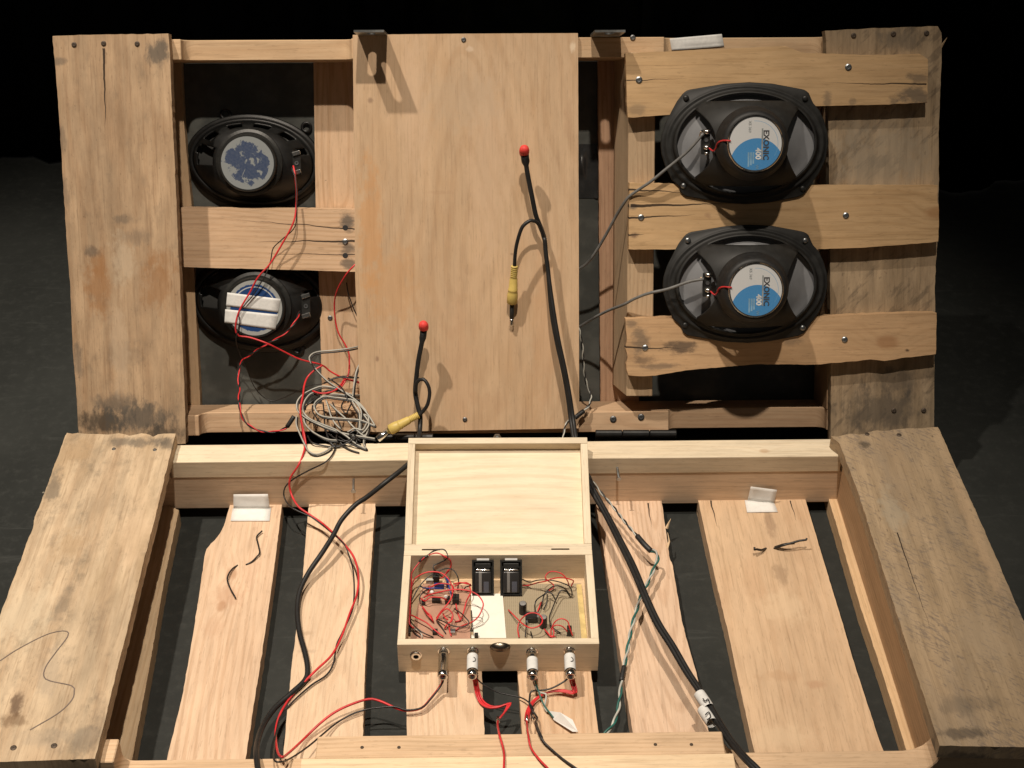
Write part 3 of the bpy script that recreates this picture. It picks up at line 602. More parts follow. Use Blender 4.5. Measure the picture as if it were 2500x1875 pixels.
def new_speaker(px, py, label):
    c = LL(px, py, .0205)
    t = empty('loudspeaker', ML @ c, (TH, 0, 0)); tag(t, label, 'loudspeaker', 'speakers on the upright pallet')
    k = .1155/960
    half = [(35, 685), (-250, 668), (-655, 603), (-705, 570), (-775, 480), (-835, 370), (-910, 220), (-950, 90), (-958, -10), (-945, -120), (-900, -260), (-825, -410), (-745, -480), (-715, -560), (-665, -595), (-250, -672), (35, -690), (300, -672), (640, -610), (700, -575), (770, -470), (860, -350), (930, -200), (958, -10), (945, 120), (900, 260), (845, 370), (770, 450), (715, 570), (660, 600), (300, 668)]
    po = radial([(x*k, y*k) for x, y in half], N_)
    # flange plate with raised rim
    bm = bmesh.new(); E = lambda a, b, h: [Vector((a*math.cos(2*math.pi*(i+.5)/N_), b*math.sin(2*math.pi*(i+.5)/N_), h)) for i in range(N_)]
    ring_loft(bm, [E(.085, .060, 0), [Vector((p.x, p.y, 0)) for p in po], [Vector((p.x, p.y, .0028)) for p in po], [Vector((p.x*.985, p.y*.98, .0036)) for p in po],
                   E(.1105, .0790, .0036), E(.1097, .0782, .0065), E(.1065, .0760, .0075), E(.1040, .0740, .0062), E(.1015, .0725, .0075), E(.1000, .0712, .0095)])
    link('flange', bm, basketm, t, True)
    # basket with four window openings
    AX = lambda u: (.1000+(.0405-.1000)*u, .0712+(.0395-.0712)*u); U0 = .075
    def u1(ph):                                              # inner edge of the opening at this angle
        u = U0
        while u < .93:
            a, b = AX(u); x, y = abs(a*math.cos(ph)), abs(b*math.sin(ph))
            if not (x > .0470 + .0235*(y/.046)**2 or y > .0570): break
            u += .004
        return max(u, U0+.004)
    phs = [2*math.pi*(i+.5)/N_ for i in range(N_)]; U1 = [u1(q) for q in phs]; rows_u = [[0]*N_, [U0]*N_, U1] + [[e + (1-e)*j/9 for e in U1] for j in range(1, 10)]
    L_ = [[Vector((AX(u)[0]*math.cos(q), AX(u)[1]*math.sin(q), .0095 + .043*(1-(1-u)**1.7))) for u, q in zip(R_, phs)] for R_ in rows_u]
    def win(ph, kk):
        i = int(ph/(2*math.pi)*N_ - .5 + 1e-6) % N_
        return kk == 1 and (U1[i] > U0+.006 or U1[(i+1) % N_] > U0+.006)
    bm = bmesh.new(); ring_loft(bm, L_, win); o = link('basket', bm, basketm, t, True)
    md_ = o.modifiers.new('sheet', 'SOLIDIFY'); md_.thickness = .0022; md_.offset = -1
    bm = bmesh.new(); ring_loft(bm, [E(.0985, .0705, .003), E(.096, .068, .006), E(.091, .064, .003)] + [E(.091+(.026-.091)*u, .064+(.026-.064)*u, .003+.030*u) for u in (.25, .5, .75, 1)]); link('cone', bm, conem, t, True)
    # rubber boot round the magnet, steel can, label
    bm = bmesh.new(); lathe(bm, [(.0405, .050), (.0480, .054), (.0495, .058), (.0480, .064), (.0455, .068), (.0450, .074), (.0425, .080), (.0395, .083), (.0370, .083)], 56, None, False, False); link('magnet_boot', bm, rubber, t, True)
    bm = bmesh.new(); lathe(bm, [(.0372, .070), (.0372, .0845), (.0360, .0862), (.0350, .0862)], 56); mg = link('magnet', bm, chrome, t, False)
    bm = bmesh.new(); lathe(bm, [(.0345, .0863), (.0345, .0866)], 56); lb = link('label', bm, labm, mg)
    Z = .0868; Rm = Matrix.Rotation(-math.pi/2, 4, 'Z')
    text('lettering', 'EXONIC', .0104, Matrix.Translation((.0105, .0180, Z)) @ Rm, txdark, mg, bold=.00028)
    text('lettering', '400', .0100, Matrix.Translation((.0005, -.0055, Z)) @ Rm @ Matrix.Shear('XZ', 4, (0, 0)), txwhite, mg, bold=.0004)
    text('lettering', 'W', .0060, Matrix.Translation((.0005, -.0272, Z)) @ Rm, txblue, mg)
    text('lettering', 'XS 369', .0052, Matrix.Translation((-.0095, .0300, Z)) @ Rm, txgrey, mg)
    bm = bmesh.new(); box(bm, .0078, .0098, -.021, .020, Z-.0001, Z); link('printed_bar', bm, txgrey, mg)
    bm = bmesh.new()
    for i in range(3): box(bm, -.0100+.0032*i, -.0078+.0032*i, -.030+.002*i, -.011, Z-.0001, Z)
    link('printed_bar', bm, txblue, mg)
    # terminal strip with soldered lugs
    bm = bmesh.new(); box(bm, -.064, -.052, -.014, .019, .030, .033, .001); tm = link('terminal_strip', bm, blackm, t)
    for (y, r) in ((.016, .0046), (-.005, .0044), (-.013, .003)):
        bm = bmesh.new(); bmesh.ops.create_icosphere(bm, subdivisions=2, radius=r, matrix=Matrix.Translation((-.0565, y, .035)) @ Matrix.Diagonal((1.2, .8, .8, 1))); link('solder_lug', bm, solder, tm, True)
    bm = bmesh.new(); lathe(bm, [(.0026, .033), (.0026, .0345)], 12, Matrix.Translation((-.0575, .005, 0))); link('rivet', bm, zinc, tm)
    bm = bmesh.new(); tube(bm, smooth_path([(-.054, -.006, .040), (-.0505, -.0095, .050), (-.0485, -.006, .060), (-.0475, .001, .070), (-.0435, .004, .078), (-.0385, .0045, .0862), (-.033, .004, .0878)], .003), .0011, 6); link('lead_wire', bm, redw, t, True)
    for i, (x, y) in enumerate(((-.0815, .0615), (.0815, .0600), (-.0835, -.0570), (.0815, -.0620))):
        bm = bmesh.new(); lathe(bm, [(.0042, .0036), (.0040, .0052), (.0022, .0062), (.0008, .0062)], 12, Matrix.Translation((x, y, 0)))
        link('mounting_screw', bm, zinc if (i == 2) == (py < 500) else blackm, t, True)
    return t
new_speaker(1817, 350, 'upper of the two black oval speakers with white and blue labels')
new_speaker(1819, 693, 'lower of the two black oval speakers with white and blue labels')

peel = NT('peeling_blue_label'); _o = peel.coord('Object'); _x, _y, _z = peel.sep(_o)
_ra = peel.M('SQRT', peel.M('ADD', peel.M('MULTIPLY', _x, _x), peel.M('MULTIPLY', _y, _y)))
_n = peel.noise(_o, 62, 8, .68, .6)
_f = peel.M('SUBTRACT', _n, peel.M('MULTIPLY', peel.step(_ra, .026, .0365), .21))
_c = peel.mix(peel.step(_f, .425, .45), (.21, .225, .225), (.010, .028, .085)); _c = peel.mix(peel.M('MULTIPLY', peel.noise(_o, 300, 3), .3), _c, (.25, .27, .28))
peel = peel.fin(_c, .45, 0, .4)
bluel = NT('worn_blue_label'); _o = bluel.coord('Object'); _x, _y, _z = bluel.sep(_o)
_ra = bluel.M('SQRT', bluel.M('ADD', bluel.M('MULTIPLY', _x, _x), bluel.M('MULTIPLY', _y, _y)))
_n = bluel.noise(_o, 160, 5, .6); _rr = bluel.M('ADD', _ra, bluel.M('MULTIPLY', bluel.M('SUBTRACT', _n, .5), .006))
_c = bluel.mix(bluel.step(_rr, .0315, .0325), (.012, .045, .15), (.30, .31, .30))
_c = bluel.mix(bluel.M('MULTIPLY', bluel.M('LESS_THAN', bluel.M('ABSOLUTE', bluel.M('SUBTRACT', _ra, .0285)), .0007), bluel.M('GREATER_THAN', _y, .012)), _c, (.42, .44, .44)); bluel = bluel.fin(_c, .45, 0, .4)
def old_speaker(px, py, label, lab, rot):
    c = LL(px, py, -.056); t = empty('loudspeaker', ML @ Vector((c.x, c.y, -.1242)), (TH, 0, 0)); t.scale = (1+.07*rot, 1+.07*rot, .8); tag(t, label, 'loudspeaker', 'speakers on the upright pallet')
    a0, b0, tilt = .1000, .0690, -.10
    def E(a, b, h): return [Vector((a*math.cos(q)*math.cos(tilt)-b*math.sin(q)*math.sin(tilt), a*math.cos(q)*math.sin(tilt)+b*math.sin(q)*math.cos(tilt), h)) for q in [2*math.pi*(i+.5)/N_ for i in range(N_)]]
    oldb = plain('old_black_steel', (.0075, .0075, .007), .42, 0, .45, .3, 90); bm = bmesh.new(); ring_loft(bm, [E(.080, .052, .001), E(a0, b0, .001), E(a0, b0, .006), E(a0-.002, b0-.002, .0075), E(.0950, .0640, .0075), E(.0940, .0630, .018), E(.0905, .0600, .0205), E(.0880, .0575, .0195)]); fl = link('flange', bm, oldb, t, True)
    for q in (1.95, 2.95, .75, 5.2):
        p = Vector((a0*math.cos(q), b0*math.sin(q), 0)); bm = bmesh.new(); d = Vector((p.x, p.y, 0)).normalized()
        lathe(bm, [(.0045, .0015), (.0085, .0015), (.0085, .0055), (.0045, .0055), (.0045, .0015)], 18, Matrix.Translation(p+d*.005), False, False); link('mounting_tab', bm, oldb, t, True)
    rows = 12; L_ = []
    for r in range(rows+1):
        u = r/rows; L_.append(E(.0880+(.043-.0880)*u, .0575+(.0415-.0575)*u, .0195 + .036*(1-(1-u)**1.5)))
    def win(ph, kk): return (1 <= kk <= 4 and (ph*12/(2*math.pi)) % 1 > .45 and .35 < ph < 3.0) or (2 <= kk <= 8 and 2.75 < ph < 3.35)
    bm = bmesh.new(); ring_loft(bm, L_, win); o = link('basket', bm, oldb, t, True); md_ = o.modifiers.new('sheet', 'SOLIDIFY'); md_.thickness = .003; md_.offset = -1
    bm = bmesh.new(); ring_loft(bm, [E(.083, .054, .012), E(.076, .048, .014), E(.03, .03, .044)]); link('cone', bm, conedark, t, True)
    bm = bmesh.new(); lathe(bm, [(.040, .052), (.0465, .054), (.0475, .058), (.0475, .066), (.0435, .068), (.0410, .068), (.0408, .082), (.0398, .0845), (.0378, .0845)], 56); mg = link('magnet', bm, plain('grey_magnet', (.022, .022, .02), .42, .3), t)
    bm = bmesh.new(); lathe(bm, [(.0374, .0848), (.0374, .0853)], 56); link('label', bm, lab, mg)
    bm = bmesh.new(); box(bm, .060, .072, -.018, .016, .044, .048, .001); tm = link('terminal_strip', bm, blackm, t)
    for y in (.013, -.014):
        bm = bmesh.new(); box(bm, -.006, .006, -.003, .003, 0, .003, .001, Matrix.Translation((.066, y, .0485)) @ Matrix.Rotation(.3, 4, 'Z')); link('solder_lug', bm, solder, tm)
    bm = bmesh.new(); lathe(bm, [(.0012, .048), (.003, .048), (.003, .0495), (.0012, .0495)], 12, Matrix.Translation((.066, -.001, 0)), False, False); link('rivet', bm, zinc, tm)
    return t
old_speaker(604, 398, 'old black oval speaker with peeling blue and silver magnet label', peel, 0)
sp4 = old_speaker(621, 752, 'old black oval speaker with two white tape strips on its magnet', bluel, 1)

# ------------------------------------------------------------------ tape and paper
def sheet(name, quad, mat, label, cat, nrm, th=.0006, group=None, nx=6, wav=.0012, seed=0):
    bm = bmesh.new(); q = [Vector(p) for p in quad]; org = sum(q, Vector())/4; R_ = []
    for j in range(nx+1):
        R_.append([bm.verts.new(q[0].lerp(q[1], i/nx).lerp(q[3].lerp(q[2], i/nx), j/nx) - org + nrm*(wav*mnoise.noise(Vector((i*.5, j*.5, seed))))) for i in range(nx+1)])
    for j in range(nx):
        for i in range(nx): bm.faces.new((R_[j][i], R_[j][i+1], R_[j+1][i+1], R_[j+1][i]))
    bmesh.ops.recalc_face_normals(bm, faces=bm.faces)
    me_o = link(name, bm, mat, None, True, recentre=False); me_o.location = org
    s = me_o.modifiers.new('paper', 'SOLIDIFY'); s.thickness = th; s.offset = 0
    tag(me_o, label, cat, group); return me_o
wT = -.0413
sheet('tape_strip', [LP(1635, 94, wT), LP(1762, 83, wT), LP(1768, 113, wT), LP(1640, 124, wT)], tapem, 'short white tape strip on the top rail of the upright pallet', 'tape', LW, .0008, seed=1)
wS = -.1242+.0687
sheet('tape_strip', [LP(555, 714, wS), LP(685, 730, wS), LP(679, 763, wS), LP(552, 747, wS)], tapem, 'upper white tape strip across the blue speaker magnet', 'tape', LW, .0003, 'tape strips on the magnet', seed=2, wav=.0004)
sheet('tape_strip', [LP(550, 755, wS), LP(679, 768, wS), LP(672, 805, wS), LP(548, 788, wS)], tapem, 'lower white tape strip across the blue speaker magnet', 'tape', LW, .0003, 'tape strips on the magnet', seed=3, wav=.0004)
def folded(up, flat, label, seed):
    """a paper tag creased where the slat meets the beam"""
    t = empty('paper_tag', BP(*flat[0], ZS+.001)); tag(t, label, 'paper', 'folded paper tags against the beam'); o_ = t.location.copy()
    for nm, pts in (('upright_flap', up), ('flat_flap', flat)):
        bm = bmesh.new(); n = 5
        q = [Vector(p) for p in pts] if nm == 'upright_flap' else [BP(*p, ZS+.0012) for p in pts]
        R_ = [[bm.verts.new(q[0].lerp(q[1], i/n).lerp(q[3].lerp(q[2], i/n), j/n) - o_ + Vector((0, -.001, .001))*mnoise.noise(Vector((i*.6, j*.6, seed)))) for i in range(n+1)] for j in range(n+1)]
        for j in range(n):
            for i in range(n): bm.faces.new((R_[j][i], R_[j][i+1], R_[j+1][i+1], R_[j+1][i]))
        bmesh.ops.recalc_face_normals(bm, faces=bm.faces)
        o = link(nm, bm, paper, t, True); s = o.modifiers.new('paper', 'SOLIDIFY'); s.thickness = .0005; s.offset = 0
yv = -.0405
def UPQ(pts): return [VP(pts[0][0], pts[0][1], yv), VP(pts[1][0], pts[1][1], yv), BP(pts[2][0], pts[2][1], ZS+.0015), BP(pts[3][0], pts[3][1], ZS+.0015)]
folded(UPQ([(570, 1207), (654, 1206), (659, 1241), (570, 1241)]), [(568, 1241), (662, 1240), (658, 1272), (563, 1272)], 'folded white paper tag on the slat with a notched edge', 2)
folded(UPQ([(1833, 1188), (1897, 1196), (1890, 1228), (1825, 1221)]), [(1818, 1221), (1890, 1227), (1899, 1250), (1824, 1251)], 'folded white paper tag on the widest slat', 8)

# ------------------------------------------------------------------ the little wooden box with its hinged lid
BXW, BXD, BXH = .2465, .170, .0475; ZB = ZS
BR = -.010
wb = empty('wooden_box', (-.1378, -.3565, ZB), (0, 0, BR)); tag(wb, 'small open wooden box with hinged lid and metal sockets in its front', 'box')
MB_ = Matrix.Translation((-.1378, -.3565, ZB)) @ Matrix.Rotation(BR, 4, 'Z'); MBi = MB_.inverted()
def XP(px, py, h): return MBi @ BP(px, py, ZB+h)             # point inside the box, h above the slats
def FP(px, py):                                              # point on the front face, box frame
    n_ = MB_.to_3x3() @ Vector((0, 1, 0)); o_ = MB_ @ Vector((0, 0, 0)); return MBi @ plane(px, py, n_, n_.dot(o_))
PLY, PLY2 = (.74, .635, .47), (.62, .49, .33)
bxm = wood('box_wood', PLY, PLY2, 60, .02, .05, 90, .22, .35, .03, blotch=.12); bxe = wood('box_wood_side', (.66, .49, .31), (.56, .39, .23), 61, .02, .05, 90, .3, .4, .03, blotch=.2)
T = .0095
block('side_panel', wb, (0, BXW), (0, T), (0, BXH), bxm, 'x', .0007); fr = wb.children[-1]
block('side_panel', wb, (0, BXW), (BXD-T, BXD), (0, BXH), bxm, 'x', .0007)
block('side_panel', wb, (0, T), (T+.0002, BXD-T-.0002), (0, BXH-.0002), bxm, 'y', .0007)
block('side_panel', wb, (BXW-T, BXW), (T+.0002, BXD-T-.0002), (0, BXH-.0002), bxm, 'y', .0007)
block('bottom_panel', wb, (T, BXW-T), (T, BXD-T), (.001, .005), bxe, 'x', 0)
# lid, leaning back on the pale beam
LA = math.atan2(.0575, .160) + .012
MLD = Matrix.Translation((0, BXD+.0015, BXH-.002)) @ Matrix.Rotation(LA, 4, 'X')
def lblock(nm, par, x, y, z, mat, ax):
    bm = bmesh.new(); box(bm, *x, *y, *z, .0007); bm.normal_update(); i = 'xyz'.index(ax); j, k_ = [q for q in range(3) if q != i]; lay = bm.loops.layers.uv.new('UVMap')
    for f in bm.faces:
        for l in f.loops: l[lay].uv = (l.vert.co[i], l.vert.co[j]+l.vert.co[k_])
    bmesh.ops.transform(bm, matrix=MLD, verts=bm.verts); return link(nm, bm, mat, par)
lidm = wood('box_lid_panel', (.80, .68, .50), (.66, .51, .33), 63, -.185, .05, 62, .42, .25, .02, .10, tilt=(.55, .12), blotch=.35, vary=.1, fibre=.12, blotchc=(.66, .43, .21), knots=[(.135, .155, .006)], patches=[(.135, .158, .022, .012, (.60, .36, .17), .45)])
LT = .021; LDp = .174
lp = lblock('lid', wb, (.0005, BXW-.0005), (.0005, LDp), (-LT, -LT+.0045), lidm, 'x')
for x, y, ax in (((0, BXW), (0, T), 'x'), ((0, BXW), (LDp-T, LDp), 'x'), ((0, T), (T+.0002, LDp-T-.0002), 'y'), ((BXW-T, BXW), (T+.0002, LDp-T-.0002), 'y')):
    lblock('rim', lp, x, y, (-LT+.0047, 0 if ax == 'x' else -.0002), bxm, ax)
brass = plain('dark_brass', (.13, .10, .07), .35, .9)
for xx in (.035, .205):
    bm = bmesh.new(); box(bm, xx-.012, xx+.012, BXD-.001, BXD+.004, BXH-.0042, BXH-.001, .0006); link('hinge', bm, brass, wb)
# sockets and latch
SX = [(1016, 1598), (1083, 1589), (1154, 1588), (1299, 1590), (1390, 1588)]
for i, (x, y) in enumerate(SX):
    p = FP(x, y); bm = bmesh.new(); A_ = Matrix.Translation((p.x, 0, p.z)) @ Matrix.Rotation(math.pi/2, 4, 'X')
    lathe(bm, [(.0072, 0), (.0072, .0012), (.0058, .0016), (.0058, .004), (.0034, .004), (.0034, -.002)], 24, A_, False, False); so = link('socket', bm, chrome, fr)
    bm = bmesh.new(); lathe(bm, [(.0033, .0005), (.0033, .0008)], 16, A_); link('socket_hole', bm, inkm, fr)
p = FP(1221, 1577); bm = bmesh.new()
lathe(bm, [(.0115, 0), (.0110, .002), (.006, .0055), (.002, .007)], 24, Matrix.Translation((p.x, 0, p.z-.001)) @ Matrix.Rotation(math.pi/2, 4, 'X') @ Matrix.Diagonal((1.1, .62, 1, 1))); link('latch', bm, plain('aged_latch', (.22, .19, .15), .3, 1.0), fr, True)

# ------------------------------------------------------------------ inside the box
def inbox(name, label, cat, group=None):
    e = empty(name, MB_ @ Vector((.12, .08, .005)), (0, 0, BR)); tag(e, label, cat, group); return e
HF = .0055
def KX(x, y, h=HF): return XP(950+x/4.0218, 1300+y/4.0218, h) - Vector((.12, .08, .005))
# white card
e = inbox('white_card', 'plain white card lying between the two circuit boards in the box', 'card')
q = [KX(805, 600, .009), KX(1115, 600, .009), KX(1150, 1036, .009), KX(808, 1036, .009)]
bm = bmesh.new(); vs = [bm.verts.new(p) for p in q]; f = bm.faces.new(vs); r = bmesh.ops.extrude_face_region(bm, geom=[f]); bmesh.ops.translate(bm, verts=[v for v in r['geom'] if isinstance(v, bmesh.types.BMVert)], vec=(0, 0, -.003)); bmesh.ops.recalc_face_normals(bm, faces=bm.faces); link('sheet', bm, card, e)
e2 = e
q = [KX(1038, 490, .007), KX(1085, 490, .007), KX(1085, 640, .007), KX(1038, 640, .007)]
# nine volt batteries in black holders, leaning on the back wall
batm = NT('battery_wrap'); _x, _y, _z = batm.sep(batm.coord('Object'))
_c = batm.mix(batm.M('LESS_THAN', batm.M('ABSOLUTE', batm.M('ADD', _x, .0035)), .0018), (.025, .023, .022), (.17, .16, .15))
_c = batm.mix(batm.M('MULTIPLY', batm.M('LESS_THAN', batm.M('ABSOLUTE', batm.M('SUBTRACT', _x, .0042)), .0033), batm.M('LESS_THAN', _y, .001)), _c, (.075, .078, .095)); batm = batm.fin(_c, .28, 0, .5)
for (xa, xb, lab) in ((805, 1040, 'left black nine volt battery holder in the open wooden box'), (1085, 1312, 'right black nine volt battery holder in the open wooden box')):
    p0 = KX((xa+xb)/2, 612, .007); yt = BXD-T-.08-.0062; zt_ = BXH-.005-.003
    L_ = math.hypot(yt-p0.y, zt_-p0.z); ang = math.atan2(zt_-p0.z, yt-p0.y); wd = .0285
    e = inbox('battery_holder', lab, 'battery holder', 'battery holders in the box'); e.location = MB_ @ (Vector((.12, .08, .005)) + p0); e.rotation_euler = (Matrix.Rotation(BR, 4, 'Z') @ Matrix.Rotation(ang, 4, 'X')).to_euler()
    bm = bmesh.new(); box(bm, -wd/2, wd/2, 0, L_, -.004, -.0018); box(bm, -wd/2, -wd/2+.002, 0, L_, -.0018, .005); box(bm, wd/2-.002, wd/2, 0, L_, -.0018, .005)
    box(bm, -wd/2+.002, wd/2-.002, 0, .0025, -.0018, .005); box(bm, -wd/2+.002, wd/2-.002, L_-.0022, L_, -.0018, .005); link('case', bm, blackm, e)
    bm = bmesh.new(); box(bm, -wd/2+.0035, wd/2-.0035, .0035, L_*.68, -.0016, .0072, .0016); b_ = link('battery', bm, batm, e, True)
    bm = bmesh.new(); box(bm, -wd/2+.0045, wd/2-.0045, L_*.69, L_*.76, -.0016, .0062, .0016); link('contact_strip', bm, chrome, e, True)
    bm = bmesh.new(); box(bm, -wd/2+.004, wd/2-.004, L_*.78, L_-.004, -.0016, .0035, .001); link('snap', bm, blackm, e)
    bm = bmesh.new(); box(bm, -.008, .008, L_-.002, L_+.0025, .004, .0046); link('tape', bm, tapem, e)
# perforated board with capacitors on the right
pbm = NT('perforated_board'); _x, _y, _z = pbm.sep(pbm.coord('Object')); P_ = .00254
def cell(v): return pbm.M('ABSOLUTE', pbm.M('SUBTRACT', pbm.M('FRACT', pbm.M('ADD', pbm.M('DIVIDE', v, P_), 50.0)), .5))
_d = pbm.M('SQRT', pbm.M('ADD', pbm.M('POWER', cell(_x), 2.0), pbm.M('POWER', cell(_y), 2.0)))
_c = pbm.mix(pbm.M('LESS_THAN', _d, .22), pbm.mix(pbm.noise(pbm.coord('Object'), 40, 4), (.37, .305, .205), (.31, .255, .17)), (.22, .175, .115)); pbm = pbm.fin(_c, .6, 0, .3)
pb = inbox('circuit_board', 'tan perforated circuit board with two tall capacitors', 'circuit board', 'circuit boards in the box')
def quadslab(nm, q, th, mat, par):
    bm = bmesh.new(); vs = [bm.verts.new(p) for p in q]; f = bm.faces.new(vs); r = bmesh.ops.extrude_face_region(bm, geom=[f]); bmesh.ops.translate(bm, verts=[v for v in r['geom'] if isinstance(v, bmesh.types.BMVert)], vec=(0, 0, -th)); bmesh.ops.recalc_face_normals(bm, faces=bm.faces); return link(nm, bm, mat, par)
quadslab('board', [KX(1120, 505, .0075), KX(1885, 500, .0075), KX(1945, 1090, .0075), KX(1150, 1090, .0075)], .0016, pbm, pb)
quadslab('yellow_edge', [KX(1838, 508, .0082), KX(1888, 508, .0082), KX(1950, 1090, .0082), KX(1893, 1090, .0082)], .0006, plain('yellow_film', (.62, .47, .20), .5), pb)
capm = plain('capacitor_sleeve', (.018, .017, .018), .35); captop = plain('aluminium_top', (.42, .42, .41), .4, .6)
for x, y in ((1312, 790), (1512, 925)):
    c = KX(x, y, .0075); bm = bmesh.new(); lathe(bm, [(.0048, 0), (.0050, .0008), (.0050, .0165), (.0046, .0172)], 20, Matrix.Translation(c)); o = link('capacitor', bm, capm, pb)
    bm = bmesh.new(); lathe(bm, [(.0042, .0172), (.0040, .0176)], 20, Matrix.Translation(c)); link('capacitor_top', bm, captop, o)
for (x, y, a, b, h, mt_, nm) in ((1395, 860, .0075, .006, .009, blackm, 'chip'), (1445, 850, .003, .005, .0085, greyw, 'resistor'), (1768, 1000, .003, .004, .012, blackm, 'transistor'), (1350, 880, .0018, .006, .006, zinc, 'header_pin')):
    c = KX(x, y, .0075); bm = bmesh.new(); box(bm, c.x-a, c.x+a, c.y-b, c.y+b, c.z, c.z+h, .0006); link(nm, bm, mt_, pb)
def KC(p):
    v = KX(*p); return Vector((min(max(v.x, T+.0014-.12), BXW-T-.0014-.12), min(max(v.y, T+.0014-.08), BXD-T-.0014-.08) if v.z < BXH-.006 else v.y, v.z))
def boxwire(nm, par, pts, mat, r=.00085): bm = bmesh.new(); tube(bm, smooth_path([KC(p) for p in pts], .002), r, 6); return link(nm, bm, mat, par, True)
R5 = lambda L: [((x/7.9+290)*4.0218, (y/7.9+70)*4.0218, h) for x, y, h in L]        # a closer survey of the right half
for L in ([(280, 470, .012), (400, 465, .014), (560, 420, .02), (730, 385, .03), (850, 340, .034), (1000, 318, .032), (1120, 330, .030), (1200, 350, .028), (1265, 385, .02), (1220, 480, .009)],
          [(1180, 480, .010), (1150, 380, .026), (1060, 260, .034), (930, 205, .036), (800, 210, .036), (720, 300, .034), (760, 370, .030), (850, 430, .018), (890, 500, .014), (790, 570, .012)],
          [(10, 940, .010), (120, 1050, .016), (230, 1160, .02), (330, 1240, .022), (450, 1290, .024), (580, 1260, .025), (660, 1180, .026), (650, 1080, .026), (560, 1010, .026), (430, 1000, .026), (330, 1050, .024), (230, 1160, .016), (190, 1300, .012), (215, 1470, .010)],
          [(560, 990, .012), (600, 900, .014), (640, 790, .012)], [(700, 1310, .012), (780, 1400, .014), (850, 1470, .014), (890, 1380, .018), (860, 1260, .022), (930, 1150, .028), (1040, 1110, .03), (1150, 1160, .028), (1190, 1280, .022), (1250, 1440, .012)],
          [(830, 1440, .012), (840, 1300, .02), (930, 1235, .026), (1050, 1260, .024), (1150, 1360, .016)], [(720, 1330, .010), (800, 1430, .012), (920, 1460, .012)]):
    boxwire('red_wire', pb, R5(L), redw)
for L in ([(280, 350, .016), (420, 405, .020), (560, 370, .026), (720, 360, .028), (900, 380, .028), (1060, 425, .026), (1190, 490, .022), (1235, 600, .016), (1235, 700, .009)],
          [(1210, 690, .009), (1130, 560, .022), (1000, 485, .028), (880, 485, .028), (770, 560, .022), (700, 640, .02), (560, 740, .022), (520, 850, .02), (530, 980, .012)],
          [(1195, 680, .009), (1120, 580, .02), (1040, 560, .022), (990, 610, .02), (920, 760, .018), (840, 960, .016), (800, 1090, .014), (830, 1230, .014), (900, 1310, .012), (1020, 1390, .010)],
          [(700, 640, .02), (670, 760, .018), (640, 880, .012)], [(760, 640, .02), (750, 790, .018), (690, 940, .012)], [(700, 650, .02), (790, 590, .022), (870, 660, .02), (910, 740, .014)], [(360, 1140, .012), (350, 1300, .014), (335, 1460, .012)], [(440, 1360, .010), (470, 1470, .010)]):
    boxwire('black_wire', pb, R5(L), blackw)
# crowded board with the wire tangle on the left
lb_ = inbox('circuit_board', 'crowded reddish circuit board under a tangle of red wires', 'circuit board', 'circuit boards in the box')
quadslab('board', [KX(330, 500, .0085), KX(790, 520, .0085), KX(800, 1085, .0085), KX(200, 1085, .0085)], .0016, plain('pinkish_board', (.42, .24, .165), .6, 0, .3, .15, 30), lb_)
R4 = lambda L: [((x/6.912+30)*4.0218, (y/6.912+30)*4.0218, h) for x, y, h in L]
for (x, y, a, b, h, mt_, nm) in ((585, 600, .0055, .005, .010, blackm, 'chip'), (920, 960, .0055, .007, .009, blackm, 'chip'), (590, 960, .007, .004, .006, blackm, 'chip'), (780, 960, .004, .006, .006, blackm, 'chip'),
        (480, 640, .006, .003, .006, whitew, 'connector'), (640, 740, .008, .002, .009, bluew, 'capacitor'), (780, 680, .002, .007, .009, bluew, 'capacitor'), (370, 1000, .003, .004, .005, blackm, 'chip'), (570, 1500, .004, .004, .006, blackm, 'socket_body'), (870, 1500, .004, .004, .006, zinc, 'socket_body'), (1190, 1530, .003, .003, .009, chrome, 'socket_body'), (1265, 1560, .003, .003, .006, blackm, 'socket_body'), (120, 1400, .004, .016, .004, blackm, 'chip'), (480, 760, .006, .003, .004, plain('clay_part', (.4, .2, .12), .6), 'resistor')):
    q_ = R4([(x, y, .0085)])[0]; c = KX(*q_); bm = bmesh.new(); box(bm, c.x-a*.8, c.x+a*.8, c.y-b*.8, c.y+b*.8, c.z, c.z+h, .0005); link(nm, bm, mt_, lb_)
for x, y in ((515, 800), (750, 880)):
    c = KX(*R4([(x, y, .018)])[0]); bm = bmesh.new(); bmesh.ops.create_icosphere(bm, subdivisions=2, radius=.0027, matrix=Matrix.Translation(c)); link('bead', bm, paper, lb_, True)
